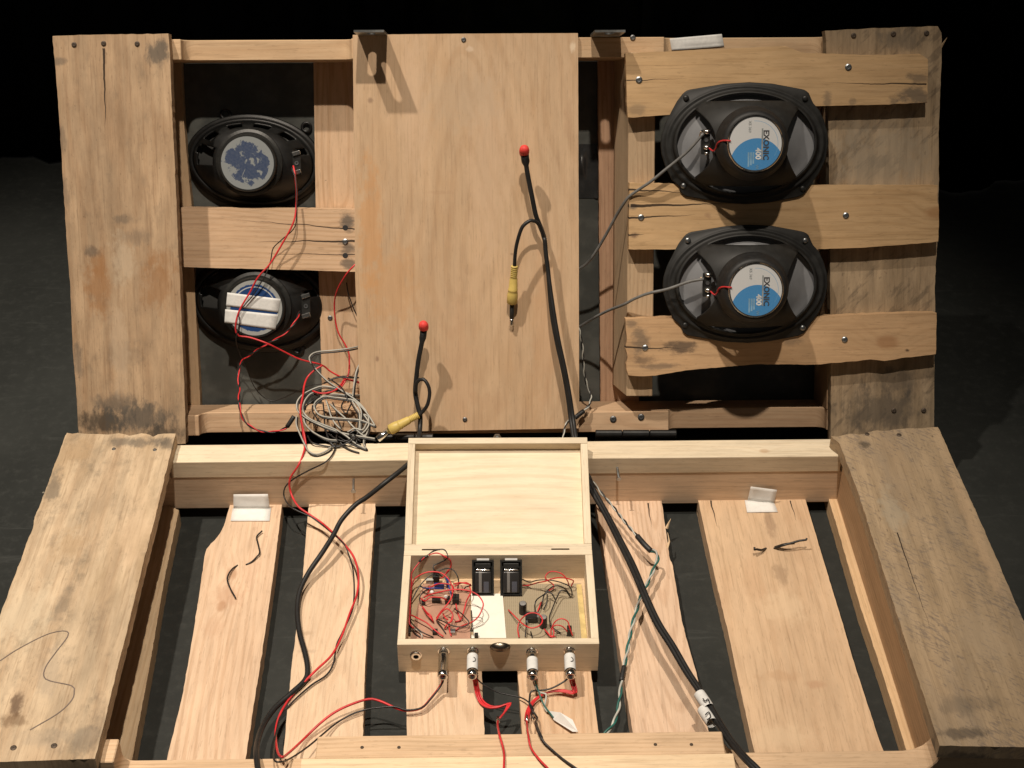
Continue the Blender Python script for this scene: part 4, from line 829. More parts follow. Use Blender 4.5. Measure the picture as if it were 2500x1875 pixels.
for L in ([(390, 210, .046), (300, 300, .040), (180, 470, .034), (110, 620, .030), (88, 800, .028), (85, 1000, .026), (85, 1200, .022), (130, 1330, .018), (210, 1410, .014)],
          [(460, 175, .047), (600, 140, .048), (740, 165, .046), (820, 240, .040), (840, 330, .032), (800, 440, .024), (740, 500, .018)],
          [(110, 720, .02), (220, 580, .026), (380, 480, .032), (540, 455, .034), (680, 480, .034), (780, 560, .032), (840, 660, .030), (865, 760, .028), (850, 880, .026), (780, 1000, .024), (680, 1110, .020), (590, 1240, .012)],
          [(380, 890, .016), (480, 840, .022), (640, 800, .030), (800, 765, .034), (980, 755, .036), (1150, 780, .036), (1290, 850, .034), (1370, 960, .032), (1375, 1050, .030), (1300, 1210, .024), (1180, 1310, .018), (1000, 1380, .012), (850, 1500, .008)],
          [(490, 720, .018), (600, 665, .024), (720, 655, .026), (860, 690, .024), (880, 800, .018)], [(320, 900, .014), (400, 950, .018), (480, 890, .022), (600, 885, .022), (700, 900, .02), (770, 940, .014)],
          [(350, 1040, .012), (420, 1150, .016), (500, 1240, .016), (540, 1300, .012)], [(540, 1310, .010), (500, 1200, .018), (430, 1140, .018), (360, 1050, .012)],
          [(150, 1180, .014), (300, 1250, .018), (430, 1320, .018), (540, 1420, .016), (640, 1500, .014), (710, 1550, .012)], [(590, 1270, .012), (660, 1160, .018), (760, 1080, .024), (840, 1130, .024), (870, 1210, .022), (840, 1300, .018), (790, 1320, .016), (730, 1400, .012)],
          [(880, 660, .02), (1000, 640, .026), (1100, 660, .026), (1170, 670, .022)], [(900, 700, .02), (1000, 650, .024), (1100, 640, .024), (1170, 690, .02)], [(1150, 700, .02), (1170, 800, .02), (1100, 950, .018), (1050, 1130, .014), (1000, 1260, .012), (910, 1300, .010)], [(920, 1000, .016), (940, 1100, .014), (970, 1200, .012), (990, 1280, .010), (900, 1300, .010)], [(700, 1160, .014), (740, 1230, .016), (790, 1270, .014)], [(800, 1320, .014), (810, 1430, .012), (840, 1540, .010)], [(640, 570, .014), (700, 550, .018), (760, 470, .022), (790, 430, .026)], [(440, 820, .014), (480, 740, .018), (460, 700, .016)], [(730, 1420, .010), (760, 1360, .016), (830, 1290, .018), (860, 1200, .02)]):
    boxwire('red_wire', lb_, R4(L), redw, .0009)
for L in ([(450, 170, .047), (540, 105, .0485), (660, 75, .0485), (740, 95, .0485), (785, 165, .046), (740, 240, .040), (620, 300, .034), (540, 350, .032), (545, 410, .030), (620, 480, .024), (690, 540, .016)],
          [(130, 950, .012), (280, 740, .020), (400, 590, .026), (520, 500, .030), (680, 420, .034), (800, 400, .034), (890, 440, .032), (950, 540, .028), (965, 640, .022), (945, 760, .014)],
          [(1180, 690, .016), (1090, 710, .018), (1060, 750, .014)], [(320, 690, .02), (370, 730, .02), (480, 740, .018)], [(110, 1060, .012), (130, 1180, .014), (170, 1310, .016), (300, 1440, .016), (420, 1510, .014), (540, 1560, .010)], [(890, 1080, .014), (1000, 1150, .020), (1090, 1240, .022), (1140, 1310, .020), (1080, 1375, .018), (960, 1385, .018), (820, 1350, .018), (700, 1290, .016), (600, 1255, .012)], [(590, 1280, .012), (680, 1390, .012), (750, 1500, .010)], [(320, 1000, .012), (310, 880, .018), (380, 790, .020), (470, 740, .018)], [(140, 1350, .012), (220, 1480, .012), (320, 1560, .010)], [(1180, 1110, .010), (1190, 1300, .012), (1185, 1500, .012)]):
    boxwire('black_wire', lb_, R4(L), blackw, .0008)
boxwire('blue_wire', lb_, R4([(310, 700, .016), (420, 735, .02), (560, 730, .022), (700, 745, .018)]), bluew, .0008); boxwire('blue_wire', lb_, R4([(740, 560, .016), (790, 660, .024), (820, 780, .024), (860, 900, .014)]), bluew, .0008)
boxwire('white_wire', lb_, R4([(215, 1420, .013), (290, 1450, .014), (340, 1510, .012), (350, 1570, .010)]), whitew, .0008)
boxwire('splice', lb_, R4([(300, 290, .040), (350, 240, .043), (450, 180, .0465)]), shrink, .0018)
boxwire('bare_wire', lb_, R4([(1180, 1225, .012), (1340, 1230, .016), (1370, 1290, .015), (1210, 1420, .010)]), plain('thin_steel', (.3, .28, .24), .4, 1), .0004)

# ------------------------------------------------------------------ plugs and their leads
def plug(i, label, white, ln=.041):
    p = MB_ @ FP(*SX[i]); d = MB_.to_3x3() @ Vector((0, -1, 0))
    e = empty('plug_lead', p, (0, 0, 0)); tag(e, label, 'plug', 'plugs in the front of the box')
    q = (d + Vector((0, 0, -.06))).to_track_quat('Z', 'Y').to_matrix().to_4x4()
    bm = bmesh.new(); lathe(bm, [(.0036, .001), (.0036, .0045), (.0060, .005), (.0062, .009), (.0060, ln-.008), (.0064, ln-.007), (.0064, ln-.001), (.0056, ln), (.0042, ln), (.0040, ln-.006)], 24, q, True, True); link('barrel', bm, chrome, e, True)
    if white:
        bm = bmesh.new(); lathe(bm, [(.0067, .009 if white == 1 else .013), (.0069, .010 if white == 1 else .014), (.0069, ln-.010), (.0066, ln-.009)], 24, q, False, False); link('tape_wrap', bm, tapem, e, True)
    return e, p, (q @ Vector((0, 0, ln-.005))) + p
B3 = lambda L: [BP(x, y, z) for x, y, z in L]
e1, o1, t1 = plug(1, 'bare metal plug with red and black wire, second socket from left', 0)
main = B3([(1079, 1668, .045), (1073, 1678, .040), (1052, 1705, .036), (1028, 1729, .034), (991, 1735, .034), (963, 1727, .036), (926, 1711, .040), (899, 1707, .042), (854, 1721, .042), (814, 1741, .040)])
red = [t1] + main + B3([(777, 1770, .036), (740, 1806, .034), (704, 1839, .060), (688, 1848, .085), (677, 1832, .060), (673, 1785, .030), (683, 1745, .029), (708, 1704, .029), (740, 1668, .031), (773, 1635, .034), (810, 1599, .036), (834, 1554, .037), (854, 1497, .040), (871, 1452, .042), (875, 1403, .046), (863, 1359, .050), (838, 1326, .052), (810, 1298, .048), (785, 1276, .046), (757, 1257, .050), (728, 1236, .054)])
tail = [VP(710, 1203, -.050), VP(708, 1170, -.045), VP(728, 1137, -.041), BP(740, 1109, .107), BP(744, 1085, .109), LP(738, 1045, .02), LP(734, 1007, .0), LP(740, 975, -.02)]
wire('red_wire', [p - o1 for p in red + tail], .0015, redw, e1)
blk = [t1 + Vector((.002, 0, -.001))] + [p + Vector((.001, -.001, .0022)) for p in main[:6]] + B3([(920, 1728, .036), (887, 1734, .033), (854, 1746, .032), (814, 1771, .032), (753, 1822, .050), (708, 1852, .075), (684, 1860, .092), (668, 1852, .085), (672, 1800, .040), (686, 1745, .028), (704, 1725, .028), (724, 1704, .029), (761, 1672, .029), (797, 1648, .029), (814, 1619, .031), (822, 1574, .034), (838, 1540, .037), (862, 1480, .040), (863, 1400, .044), (850, 1351, .048), (838, 1326, .053), (797, 1290, .046), (760, 1262, .049), (749, 1257, .050), (712, 1239, .054)])
wire('black_wire', [p - o1 for p in blk + [VP(694, 1214, -.052), VP(696, 1190, -.048), VP(716, 1170, -.043), VP(753, 1149, -.040), BP(797, 1126, .1065), BP(818, 1096, .108), LP(822, 1060, .03)]], .0011, blackw, e1)
e2_, o2, t2 = plug(2, 'white taped plug with a thick red bundle, left of the latch', 1)
for dx, r in ((0, .0013), (.0022, .0012), (-.0020, .0012)):
    pts = [t2] + [p + Vector((dx, dx*.4, abs(dx)*.3)) for p in B3([(1160, 1662, .046), (1163, 1678, .038), (1170, 1705, .030), (1183, 1721, .030), (1202, 1728, .032), (1224, 1725, .034), (1243, 1719, .036)])]
    pts += B3([(1229, 1743, .036), (1217, 1757, .036)])
    if dx == 0: pts += B3([(1215, 1770, .060), (1217, 1783, .098), (1220, 1797, .110), (1228, 1825, .110), (1231, 1845, .1105), (1230, 1875, .112), (1229, 1900, .112)])
    wire('red_wire', [p - o2 for p in pts], r, redw, e2_)
bm = bmesh.new(); tube(bm, [p - o2 for p in B3([(1216, 1752, .036), (1216, 1764, .040)])], .0021, 8); link('bare_joint', bm, solder, e2_, True)
wire('black_wire', [p - o2 for p in [t2] + B3([(1170, 1663, .044), (1183, 1673, .040), (1213, 1689, .034), (1240, 1696, .032), (1269, 1702, .032), (1285, 1710, .034), (1296, 1720, .034), (1303, 1732, .033), (1297, 1745, .034), (1304, 1757, .034)])], .0009, blackw, e2_)
e3, o3, t3 = plug(3, 'white taped plug with white and green wires, right of the latch', 2)
wire('white_wire', [p - o3 for p in [t3] + B3([(1303, 1668, .042), (1308, 1680, .038), (1318, 1690, .035), (1333, 1694, .034), (1332, 1712, .032), (1329, 1728, .030), (1336, 1738, .030)])], .0012, whitew, e3)
wire('green_wire', [p - o3 for p in [t3] + B3([(1308, 1668, .044), (1314, 1685, .038), (1320, 1703, .034), (1328, 1721, .032), (1337, 1734, .031), (1351, 1752, .032)])], .0011, greenw, e3)
bm = bmesh.new(); q = [p - o3 for p in B3([(1338, 1736, .030), (1368, 1740, .040), (1398, 1758, .038), (1411, 1787, .034), (1398, 1787, .032), (1352, 1758, .030)])]; bm.faces.new([bm.verts.new(p) for p in q]); r = bmesh.ops.extrude_face_region(bm, geom=list(bm.faces)); bmesh.ops.translate(bm, verts=[v for v in r['geom'] if isinstance(v, bmesh.types.BMVert)], vec=(0, 0, .0005)); bmesh.ops.recalc_face_normals(bm, faces=bm.faces); link('paper_flag', bm, paper, e3)
e4, o4, t4 = plug(4, 'white taped plug at the right end of the socket row', 1)
for dx in (0, .0021, -.0021):
    pts = [t4] + [p + Vector((dx, dx*.5, 0)) for p in B3([(1396, 1660, .044), (1401, 1676, .038), (1404, 1692, .034), (1387, 1689, .033), (1360, 1686, .033), (1328, 1694, .032), (1303, 1712, .032), (1290, 1734, .032), (1286, 1757, .034)])]
    if dx == 0: pts += B3([(1287, 1771, .062), (1288, 1783, .098), (1290, 1797, .110), (1296, 1825, .1085), (1315, 1852, .1105), (1337, 1875, .112), (1352, 1895, .112)])
    wire('red_wire', [p - o4 for p in pts], .0012, redw, e4)
bm = bmesh.new(); tube(bm, [p - o4 for p in B3([(1287, 1748, .033), (1286, 1760, .036)])], .002, 8); link('bare_joint', bm, solder, e4, True)
wire('black_wire', [p - o4 for p in [t4] + B3([(1387, 1656, .046), (1369, 1669, .042), (1342, 1682, .038), (1315, 1686, .036), (1297, 1688, .034), (1293, 1703, .033), (1293, 1721, .033), (1301, 1738, .034), (1312, 1752, .034), (1307, 1764, .050), (1311, 1777, .085), (1316, 1790, .109), (1326, 1809, .110), (1346, 1829, .109), (1373, 1852, .110), (1403, 1873, .111), (1430, 1892, .111)])], .0012, blackw, e4)
bm = bmesh.new(); tube(bm, [p - o4 for p in B3([(1308, 1766, .054), (1312, 1779, .090), (1317, 1791, .109), (1322, 1801, .1095)])], .0020, 8); link('splice', bm, shrink, e4, True)
for e_, o_, t_, dz in ((e2_, o2, t2, .3), (e4, o4, t4, .25)):                  # pen marks on the tape
    c = o_.lerp(t_, .55) + Vector((.0015, 0, .0071)) - o_; bm = bmesh.new(); tube(bm, smooth_path([c+Vector((0, .003, 0)), c+Vector((.002, .001, -.0006)), c+Vector((.0015, -.003, -.0004)), c+Vector((-.001, -.004, 0))], .001), .0005, 5); link('pen_mark', bm, inkm, e_)

# ------------------------------------------------------------------ microphone leads (red tip, yellow plug, black cable)
def tip(par, org, c, r=.0070):
    bm = bmesh.new(); M_ = Matrix.Translation(c-org) @ Matrix.Rotation(TH-.5, 4, 'X')
    lathe(bm, [(r*.80, -.012), (r*.98, -.006), (r*1.0, .001), (r*.86, .006), (r*.5, .0092), (r*.1, .0098)], 20, M_); link('red_cap', bm, redtip, par, True)
def yplug(par, org, a, b, tp, tipmat):
    d = b-a; L_ = d.length; M_ = Matrix.Translation(a-org) @ d.to_track_quat('Z', 'Y').to_matrix().to_4x4()
    pr = []; 
    for i in range(6): pr += [(.0042, L_*.05*i), (.0050, L_*.05*i+L_*.012), (.0050, L_*.05*i+L_*.03), (.0042, L_*.05*i+L_*.04)]
    pr += [(.0055, L_*.34), (.0062, L_*.60), (.0068, L_*.62), (.0068, L_*.66), (.0064, L_*.67), (.0072, L_*.72), (.0076, L_*.80), (.0074, L_*.98), (.0060, L_)]
    bm = bmesh.new(); lathe(bm, pr, 20, M_); link('yellow_plug', bm, yellow, par, True)
    d2 = tp-b; M2 = Matrix.Translation(b-org) @ d2.to_track_quat('Z', 'Y').to_matrix().to_4x4(); Lp = d2.length
    bm = bmesh.new()
    if tipmat == 1: lathe(bm, [(.0032, 0), (.0032, Lp*.62), (.0026, Lp*.64)], 14, M2); o = link('plug_shaft', bm, blackm, par, True); bm = bmesh.new(); lathe(bm, [(.0028, Lp*.64), (.0031, Lp*.72), (.0024, Lp*.82), (.0031, Lp*.9), (.0010, Lp)], 14, M2); link('plug_tip', bm, chrome, par, True)
    else: lathe(bm, [(.0050, 0), (.0050, Lp*.98), (.0044, Lp)], 18, M2, True, False); link('plug_shaft', bm, chrome, par, True)
def LW_(L): return [LP(x, y, w) for x, y, w in L]
c = LP(1280, 368, .030); em = empty('microphone_lead', c); tag(em, 'higher red tipped black cable with yellow plug hanging on plywood', 'cable', 'red tipped black cables'); om = c.copy()
tip(em, om, c)
wire('cable', [p-om for p in LW_([(1281, 376, .026), (1282, 386, .026), (1285, 405, .025), (1288, 425, .024), (1298, 476, .020), (1308, 525, .016), (1317, 548, .012), (1329, 582, .010), (1333, 622, .012), (1339, 671, .014), (1347, 763, .022), (1359, 832, .026), (1374, 901, .028), (1386, 966, .030), (1394, 1027, .036)]) + [BP(1402, 1076, .116), Vector((.0985, -.012, .1080)), Vector((.0995, -.034, .1045)), Vector((.1020, -.047, .0985)), Vector((.106, -.056, .088))] + B3([(1475, 1253, .078), (1508, 1318, .080), (1540, 1383, .082), (1573, 1460, .084), (1601, 1521, .084), (1637, 1578, .084), (1673, 1639, .084), (1714, 1700, .086), (1742, 1749, .090), (1775, 1802, .100), (1812, 1847, .112), (1840, 1876, .116), (1862, 1900, .116)])], lambda t: .0058 if t < .012 else (.0034 if t < .1 else .0032), cablem, em, n=10)
wire('cable', [p-om for p in LW_([(1329, 580, .017), (1339, 671, .019), (1352, 763, .026), (1364, 832, .030), (1379, 901, .032), (1391, 966, .034), (1400, 1027, .040)]) + [BP(1408, 1076, .120), Vector((.1040, -.012, .1080)), Vector((.1050, -.034, .1045)), Vector((.1075, -.047, .0985)), Vector((.1115, -.057, .088))] + B3([(1482, 1253, .080), (1516, 1318, .082), (1549, 1383, .084), (1581, 1460, .086), (1610, 1521, .086), (1646, 1578, .086), (1681, 1639, .086), (1721, 1700, .088), (1750, 1749, .092), (1783, 1802, .102), (1820, 1847, .114), (1846, 1872, .118), (1868, 1896, .118)])], .0030, cablem, em, n=10)
wire('cable', [p-om for p in LW_([(1330, 590, .012), (1318, 552, .018), (1306, 540, .024), (1296, 538, .026), (1276, 553, .027), (1264, 586, .024), (1258, 618, .020), (1256, 652, .015)])], .0026, cablem, em, n=8)
yplug(em, om, LP(1256, 649, .015), LP(1250, 741, .0), LP(1249, 799, -.006), 1)
for a, b in (((1707, 1694, .0885), (1730, 1728, .089)), ((1716, 1733, .085), (1738, 1765, .0905))):            # white tape tags on the cable
    p, q = BP(*a), BP(*b); bm = bmesh.new(); M_ = Matrix.Translation(p-om) @ (q-p).to_track_quat('Z', 'Y').to_matrix().to_4x4(); L_ = (q-p).length
    lathe(bm, [(.0068, 0), (.0070, L_*.5), (.0066, L_)], 12, M_, False, False); o = link('tape_tag', bm, tapem, em, True)
bm = bmesh.new(); tube(bm, smooth_path([p-om for p in B3([(1716, 1705, .098), (1722, 1712, .098), (1728, 1706, .098), (1733, 1716, .097)])], .002), .0007, 5); tube(bm, smooth_path([p-om for p in B3([(1722, 1745, .098), (1730, 1738, .098), (1735, 1750, .098), (1726, 1757, .097)])], .002), .0007, 5); link('pen_mark', bm, inkm, em)
c = LP(1034, 796, .034); em = empty('microphone_lead', c); tag(em, 'lower red tipped black cable with yellow plug resting against the wire coil', 'cable', 'red tipped black cables'); om = c.copy(); tip(em, om, c)
wire('cable', [p-om for p in LW_([(1034, 806, .030), (1033, 818, .030), (1030, 836, .029), (1022, 877, .026), (1017, 917, .022), (1014, 958, .022), (1020, 991, .024), (1026, 1015, .026), (1025, 1048, .034)]) + [BP(1022, 1076, .116), Vector((-.1265, -.012, .1080)), Vector((-.1300, -.036, .1050)), VP(985, 1143, -.054), VP(942, 1177, -.078)] + B3([(895, 1214, .082), (867, 1233, .074), (834, 1269, .064), (814, 1306, .058), (789, 1346, .052), (753, 1399, .042), (732, 1444, .036), (726, 1493, .033), (732, 1546, .032), (745, 1595, .032), (751, 1631, .031), (745, 1660, .030), (712, 1692, .030), (671, 1729, .030), (643, 1770, .036), (629, 1810, .056), (626, 1843, .082), (630, 1878, .092), (636, 1905, .095)])], lambda t: .0050 if t < .012 else .0034, cablem, em, n=10)
wire('cable', [p-om for p in LW_([(1014, 958, .028), (1017, 935, .030), (1024, 927, .032), (1034, 926, .034), (1044, 938, .036), (1049, 958, .036), (1044, 987, .036), (1032, 1005, .034), (1020, 1016, .034)])], .0026, cablem, em, n=8)
yplug(em, om, LP(1022, 1013, .034), LP(951, 1050, .036), LP(922, 1073, .040), 0)

# ------------------------------------------------------------------ speaker wires on the upright pallet
def pw(L): return [LP(x, y, w) for x, y, w in L]
ul = pw([(716, 405, -.080), (719, 420, -.074), (724, 468, -.060), (722, 517, -.050), (714, 549, -.046), (692, 590, -.046), (660, 643, -.047), (640, 665, -.045), (626, 683, -.046), (610, 714, -.049), (586, 755, -.050), (576, 787, -.050), (576, 811, -.052), (583, 820, -.053), (610, 824, -.054), (651, 838, -.050), (692, 858, -.062), (732, 877, -.072), (785, 891, -.082), (807, 907, -.085), (838, 923, -.088), (862, 930, -.09), (886, 938, -.094)])
e = empty('speaker_wire', ul[0]); tag(e, 'red and black wire from the peeling label speaker crossing the taped magnet', 'wire', 'thin speaker wires'); o_ = ul[0].copy(); e.location = o_
wire('red_wire', [p-o_ for p in ul], .0013, redw, e)
wire('black_wire', [p-o_ for p in pw([(712, 408, -.072), (722, 440, -.062), (724, 500, -.052), (720, 553, -.048), (687, 586, -.050), (667, 606, -.052), (661, 635, -.052), (651, 665, -.046), (635, 694, -.046), (617, 722, -.050), (584, 762, -.051), (586, 785, -.052), (576, 828, -.050), (586, 864, -.080), (602, 901, -.095), (622, 946, -.105), (647, 972, -.108), (671, 978, -.106), (712, 962, -.1), (753, 942, -.095), (793, 936, -.09), (814, 923, -.086), (845, 918, -.085), (874, 923, -.09)])], .0008, blackw, e)
ll = pw([(732, 760, -.082), (720, 787, -.062), (688, 820, -.058), (651, 840, -.060), (614, 864, -.066), (592, 881, -.074), (582, 909, -.070), (584, 946, -.050), (584, 986, -.020), (592, 1019, -.014), (606, 1037, -.011), (635, 1052, -.010), (671, 1054, -.010), (700, 1043, -.010), (712, 1026, -.010)])
e = empty('speaker_wire', ll[0]); tag(e, 'twisted red and black wire from the taped magnet speaker to a splice', 'wire', 'thin speaker wires'); o_ = ll[0].copy()
twist(('red_wire', 'black_wire'), ll, .0010, (redw, blackw), e, o_, .034)
bm = bmesh.new(); tube(bm, smooth_path([p-o_ for p in pw([(701, 1042, -.010), (709, 1030, -.010), (718, 1016, -.012)])], .003), .0032, 8); link('splice', bm, shrink, e, True)
w3 = pw([(876, 637, -.055), (860, 653, -.050), (846, 669, -.054), (826, 702, -.070), (817, 734, -.085), (818, 775, -.092), (826, 812, -.094), (842, 840, -.094), (852, 864, -.092), (852, 905, -.086), (846, 925, -.080), (834, 944, -.072), (822, 955, -.06)])
e = empty('speaker_wire', w3[0]); tag(e, 'single red wire hanging from the plywood edge down to the coil', 'wire', 'thin speaker wires'); o_ = w3[0].copy(); wire('red_wire', [p-o_ for p in w3], .0012, redw, e)
wire('black_wire', [p-o_ for p in pw([(846, 690, -.10), (850, 715, -.098), (862, 750, -.096), (876, 780, -.095)])], .0009, blackw, e)
# coil of black and white speaker wire
def cp(L):                                                   # the coil leans on the lid and its lower loops lie on the pale beam
    out = []
    for x, y, dz in L:
        px, py = 700+x/5.531, 820+y/5.531; wb_ = LW.dot(BP(px, 1082, .108)-LO)
        if py > 1082: out.append(BP(px, py, .1062+dz*.4))
        elif py > 985: out.append(LP(px, py, -.020+(wb_+.020)*((py-985)/97)**1.15+dz*.8))
        else: out.append(LP(px, py, -.060+.040*max(0, min(1, (py-921)/64))+dz))
    return out
o_ = LP(815, 1020, 0); e = empty('wire_coil', o_); tag(e, 'tangled coil of black and white speaker wire hanging below the plywood corner', 'wire coil')
def pair(L, k=1.0, both=True):
    P_ = cp(L); bm = bmesh.new(); path = smooth_path([p-o_ for p in P_], .003); tube(bm, path, .00115, 6); link('white_strand', bm, coilw, e, True)
    if both:
        off = Vector((.0017*k, -.0016, -.0020)); bm = bmesh.new(); tube(bm, [p+off for p in path], .00115, 6); link('black_strand', bm, blackw, e, True)
pair([(985, 140, -.02), (840, 170, 0), (640, 195, 0), (440, 212, .0), (350, 240, 0), (305, 290, .002), (320, 350, .004), (400, 460, .006), (540, 600, .008), (700, 710, .012), (850, 810, .012), (960, 890, .010), (1060, 1000, .010), (1105, 1110, .010), (1100, 1260, .006), (1040, 1400, .004)])
pair([(990, 800, -.02), (900, 800, 0), (780, 760, .006), (640, 700, .008), (480, 680, .008), (350, 720, .006), (220, 790, .006), (145, 880, .008), (135, 970, .008), (170, 1040, .010), (280, 1120, .012), (420, 1190, .014), (560, 1250, .014), (750, 1310, .012), (950, 1350, .010), (1190, 1388, .008)])
pair([(985, 870, -.02), (860, 820, .004), (700, 790, .010), (560, 790, .010), (480, 820, .008), (350, 770, .004), (260, 850, .008), (215, 960, .012), (240, 1050, .014), (330, 1130, .016), (500, 1200, .016), (650, 1260, .016), (800, 1350, .014), (940, 1460, .012), (1070, 1520, .006), (1040, 1460, .004), (1050, 1330, .004)])
pair([(1190, 1215, .010), (1000, 1140, .016), (800, 1120, .018), (560, 1100, .018), (430, 1060, .016), (370, 960, .014), (390, 890, .012), (500, 820, .014), (640, 830, .012), (800, 850, .010), (900, 870, .010), (1010, 960, .012), (1110, 1080, .012), (1190, 1210, .010)])
pair([(590, 920, .010), (680, 1010, .014), (800, 1120, .014), (900, 1230, .014), (1010, 1330, .010), (1100, 1380, .006)])
pair([(530, 870, .008), (560, 960, .014), (600, 1090, .014), (660, 1190, .014), (730, 1260, .010)])
pair([(870, 850, .008), (930, 960, .014), (980, 1040, .014), (985, 1180, .014), (970, 1310, .010)], -1)
pair([(900, 860, .010), (1000, 1000, .010), (1000, 1150, .010), (990, 1300, .008)])
pair([(230, 1060, .004), (240, 1170, .008), (320, 1270, .012), (440, 1350, .012), (570, 1400, .010), (690, 1410, .008)])
pair([(130, 1080, .002), (130, 1200, .006), (180, 1330, .010), (240, 1460, .012), (300, 1560, .010), (400, 1600, .004), (520, 1560, .004), (600, 1500, .006)])
pair([(1100, 1090, .010), (1040, 1060, .012), (1110, 1180, .014), (1060, 1280, .012), (1000, 1330, .010)], -1)
pair([(990, 360, -.02), (940, 480, 0), (910, 640, .004), (890, 820, .010)])
pair([(820, 1300, .012), (920, 1250, .016), (1020, 1270, .014), (1080, 1180, .014)])
for L in ([(350, 940, .006), (350, 1020, .010), (420, 1130, .012), (520, 1250, .010), (560, 1400, .006), (640, 1500, .002)], [(780, 860, .008), (740, 960, .014), (800, 1050, .014), (840, 980, .012), (870, 920, .010)], [(490, 900, .004), (510, 1080, .008), (520, 1250, .008), (590, 1430, .004), (670, 1510, .0)],
          [(500, 640, .004), (600, 590, .008), (720, 560, .010), (870, 565, .008), (975, 565, -.008)], [(560, 570, .004), (640, 620, .010), (740, 700, .014), (800, 800, .014), (830, 900, .010)], [(250, 1000, .004), (260, 950, .006), (320, 900, .008), (430, 820, .008), (560, 740, .006), (740, 760, .006)], [(620, 900, .008), (660, 1000, .012), (690, 1130, .012), (740, 1250, .010)], [(280, 1350, .0), (340, 1440, .004), (480, 1480, .004), (650, 1500, .004), (800, 1480, .004)],
          [(560, 1320, .008), (680, 1400, .010), (820, 1440, .008), (960, 1500, .006), (1060, 1510, .004)], [(700, 1360, .012), (800, 1420, .012), (900, 1380, .012), (1000, 1420, .008)], [(980, 1580, .002), (860, 1540, .004), (760, 1480, .006), (700, 1400, .008)], [(640, 1480, .004), (740, 1480, .008), (840, 1430, .010), (940, 1380, .012), (900, 1330, .012), (800, 1360, .012)], [(850, 1320, .014), (900, 1400, .016), (960, 1360, .014), (940, 1440, .012), (1000, 1470, .008)]):
    bm = bmesh.new(); tube(bm, smooth_path([p-o_ for p in cp(L)], .003), .0011, 6); link('black_strand', bm, blackw, e, True)
for L in ([(480, 400, -.004), (380, 460, 0), (280, 560, .004), (235, 680, .008), (220, 800, .014), (195, 920, .018), (185, 1040, .020), (200, 1160, .020), (230, 1300, .016), (255, 1450, .008), (240, 1560, .0)], [(350, 745, .010), (450, 775, .014), (560, 770, .014), (660, 730, .012), (740, 650, .008), (800, 590, .004), (990, 630, -.012)]):
    bm = bmesh.new(); tube(bm, smooth_path([p-o_ for p in cp(L)], .003), .0014, 6); link('red_strand', bm, redw, e, True)
# grey cables of the right speakers
def lead(L, label, r=.0021):
    P_ = pw(L); e_ = empty('speaker_cable', P_[0]); tag(e_, label, 'cable', 'grey speaker cables'); wire('cable', [p-P_[0] for p in P_], r, greyw, e_, n=8)
    bm = bmesh.new(); tube(bm, [Vector((0, 0, 0)), Vector((-.004, .001, .002)), pw([L[1]])[0].lerp(P_[0], .3)-P_[0]], .0008, 6); link('bare_end', bm, copper, e_, True)
lead([(1718, 325, .058), (1700, 346, .056), (1678, 370, .050), (1650, 394, .044), (1620, 418, .040), (1589, 443, .036), (1555, 466, .026), (1535, 481, .022), (1519, 503, .012), (1500, 535, -.005), (1480, 572, -.02), (1450, 622, -.04), (1430, 645, -.05), (1413, 656, -.055), (1400, 660, -.06)], 'grey cable from the upper labelled speaker to behind the plywood')
lead([(1718, 681, .058), (1700, 684, .056), (1678, 689, .052), (1629, 706, .044), (1584, 716, .036), (1550, 729, .024), (1524, 743, .010), (1490, 756, -.02), (1465, 768, -.04), (1435, 785, -.06), (1410, 800, -.07)], 'grey cable from the lower labelled speaker to behind the plywood')
P_ = pw([(1408, 795, -.05), (1414, 806, -.04), (1422, 848, -.04), (1425, 898, -.042), (1432, 937, -.042), (1442, 962, -.036), (1440, 987, -.016), (1430, 998, -.010), (1424, 1004, -.008)]); e = empty('twisted_wire', P_[0]); tag(e, 'black and white twisted wire beside the plywood ending in a dark splice', 'wire', 'twisted wires'); o_ = P_[0].copy()
twist(('white_wire', 'black_wire'), P_, .0010, (whitew, blackw), e, o_, .026)
bm = bmesh.new(); tube(bm, smooth_path([p-o_ for p in pw([(1426, 1003, -.008), (1416, 1010, -.006), (1404, 1020, -.002)])], .003), .0034, 8); link('splice', bm, shrink, e, True)
twist(('white_wire', 'black_wire'), pw([(1404, 1020, -.002), (1390, 1026, .004), (1380, 1040, .012), (1376, 1060, .022), (1374, 1082, .040)]), .0009, (whitew, blackw), e, o_, .03)
P_ = [VP(1436, 1158, -.050), VP(1447, 1176, -.056), VP(1467, 1202, -.066)] + B3([(1500, 1241, .060), (1528, 1277, .060), (1557, 1310, .060)]); e = empty('twisted_wire', P_[0]); tag(e, 'twisted wire turning from black and white to green and white on the right slats', 'wire', 'twisted wires'); o_ = P_[0].copy()
twist(('white_wire', 'black_wire'), P_, .0011, (whitew, blackw), e, o_, .030)
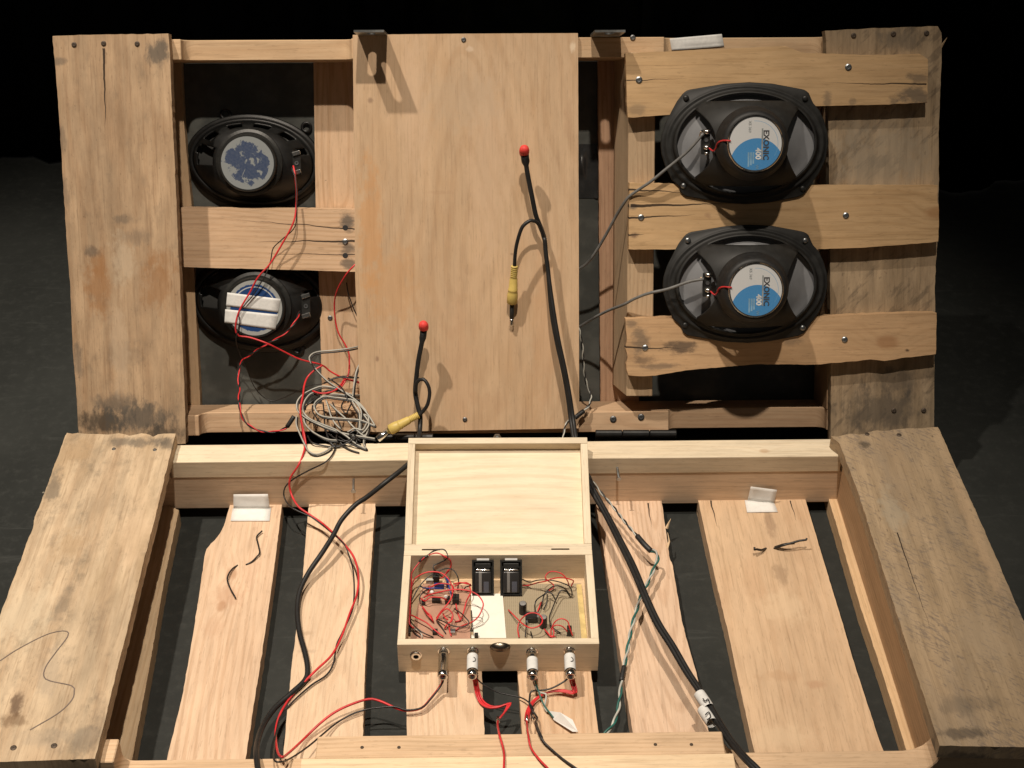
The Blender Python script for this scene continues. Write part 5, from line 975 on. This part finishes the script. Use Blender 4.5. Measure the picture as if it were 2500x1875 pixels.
bm = bmesh.new(); tube(bm, smooth_path([p-o_ for p in B3([(1556, 1309, .060), (1572, 1328, .060), (1589, 1345, .058)])], .003), .0038, 8); link('splice', bm, shrink, e, True)
P2 = B3([(1588, 1344, .058), (1600, 1347, .056), (1606, 1363, .052), (1597, 1387, .050), (1581, 1424, .048), (1565, 1456, .046), (1553, 1493, .044), (1540, 1542, .042), (1532, 1587, .040), (1524, 1627, .038), (1518, 1660, .036), (1514, 1696, .034), (1508, 1737, .032), (1496, 1770, .031), (1480, 1789, .030), (1470, 1800, .029)])
twist(('white_wire', 'green_wire'), P2, .0014, (whitew, greenw), e, o_, .045)
bm = bmesh.new(); tube(bm, smooth_path([p-o_ for p in B3([(1524, 1627, .039), (1520, 1645, .038), (1517, 1662, .037)])], .003), .003, 8); link('splice', bm, shrink, e, True)
# black wire scraps poking out of the slats
def scrap(paths, label, r=.0013):
    P0 = BP(*paths[0][0]); e_ = empty('wire_scrap', P0); tag(e_, label, 'wire scrap', 'wire scraps on the slats')
    for L in paths: wire('strand', [p-P0 for p in B3(L)], r, blackw, e_, .003)
scrap([[(1400-760, 1296, ZS+.004), (627, 1310, ZS+.003), (630, 1328, ZS+.004), (634, 1349, ZS+.004), (628, 1358, ZS+.003), (615, 1371, ZS+.002), (600, 1379, ZS+.0005)]], 'bent black wire scrap nearer the paper tag on the notched slat', .0011)
scrap([[(580, 1380, ZS), (568, 1388, ZS+.003), (558, 1402, ZS+.005), (555, 1416, ZS+.005), (562, 1436, ZS+.004), (575, 1459, ZS+.004)]], 'curved black wire scrap farther from the paper tag on the notched slat', .0011)
scrap([[(1890, 1339, ZS), (1910, 1332, ZS+.010), (1935, 1325, ZS+.014), (1952, 1320, ZS+.016), (1968, 1318, ZS+.018), (1970, 1314, ZS+.020)], [(1892, 1336, ZS), (1915, 1329, ZS+.010), (1940, 1326, ZS+.013)], [(1870, 1339, ZS), (1858, 1343, ZS+.006), (1848, 1341, ZS+.010), (1842, 1342, ZS+.012), (1842, 1336, ZS+.014)]], 'black wire scraps poking out of the widest slat', .0016)
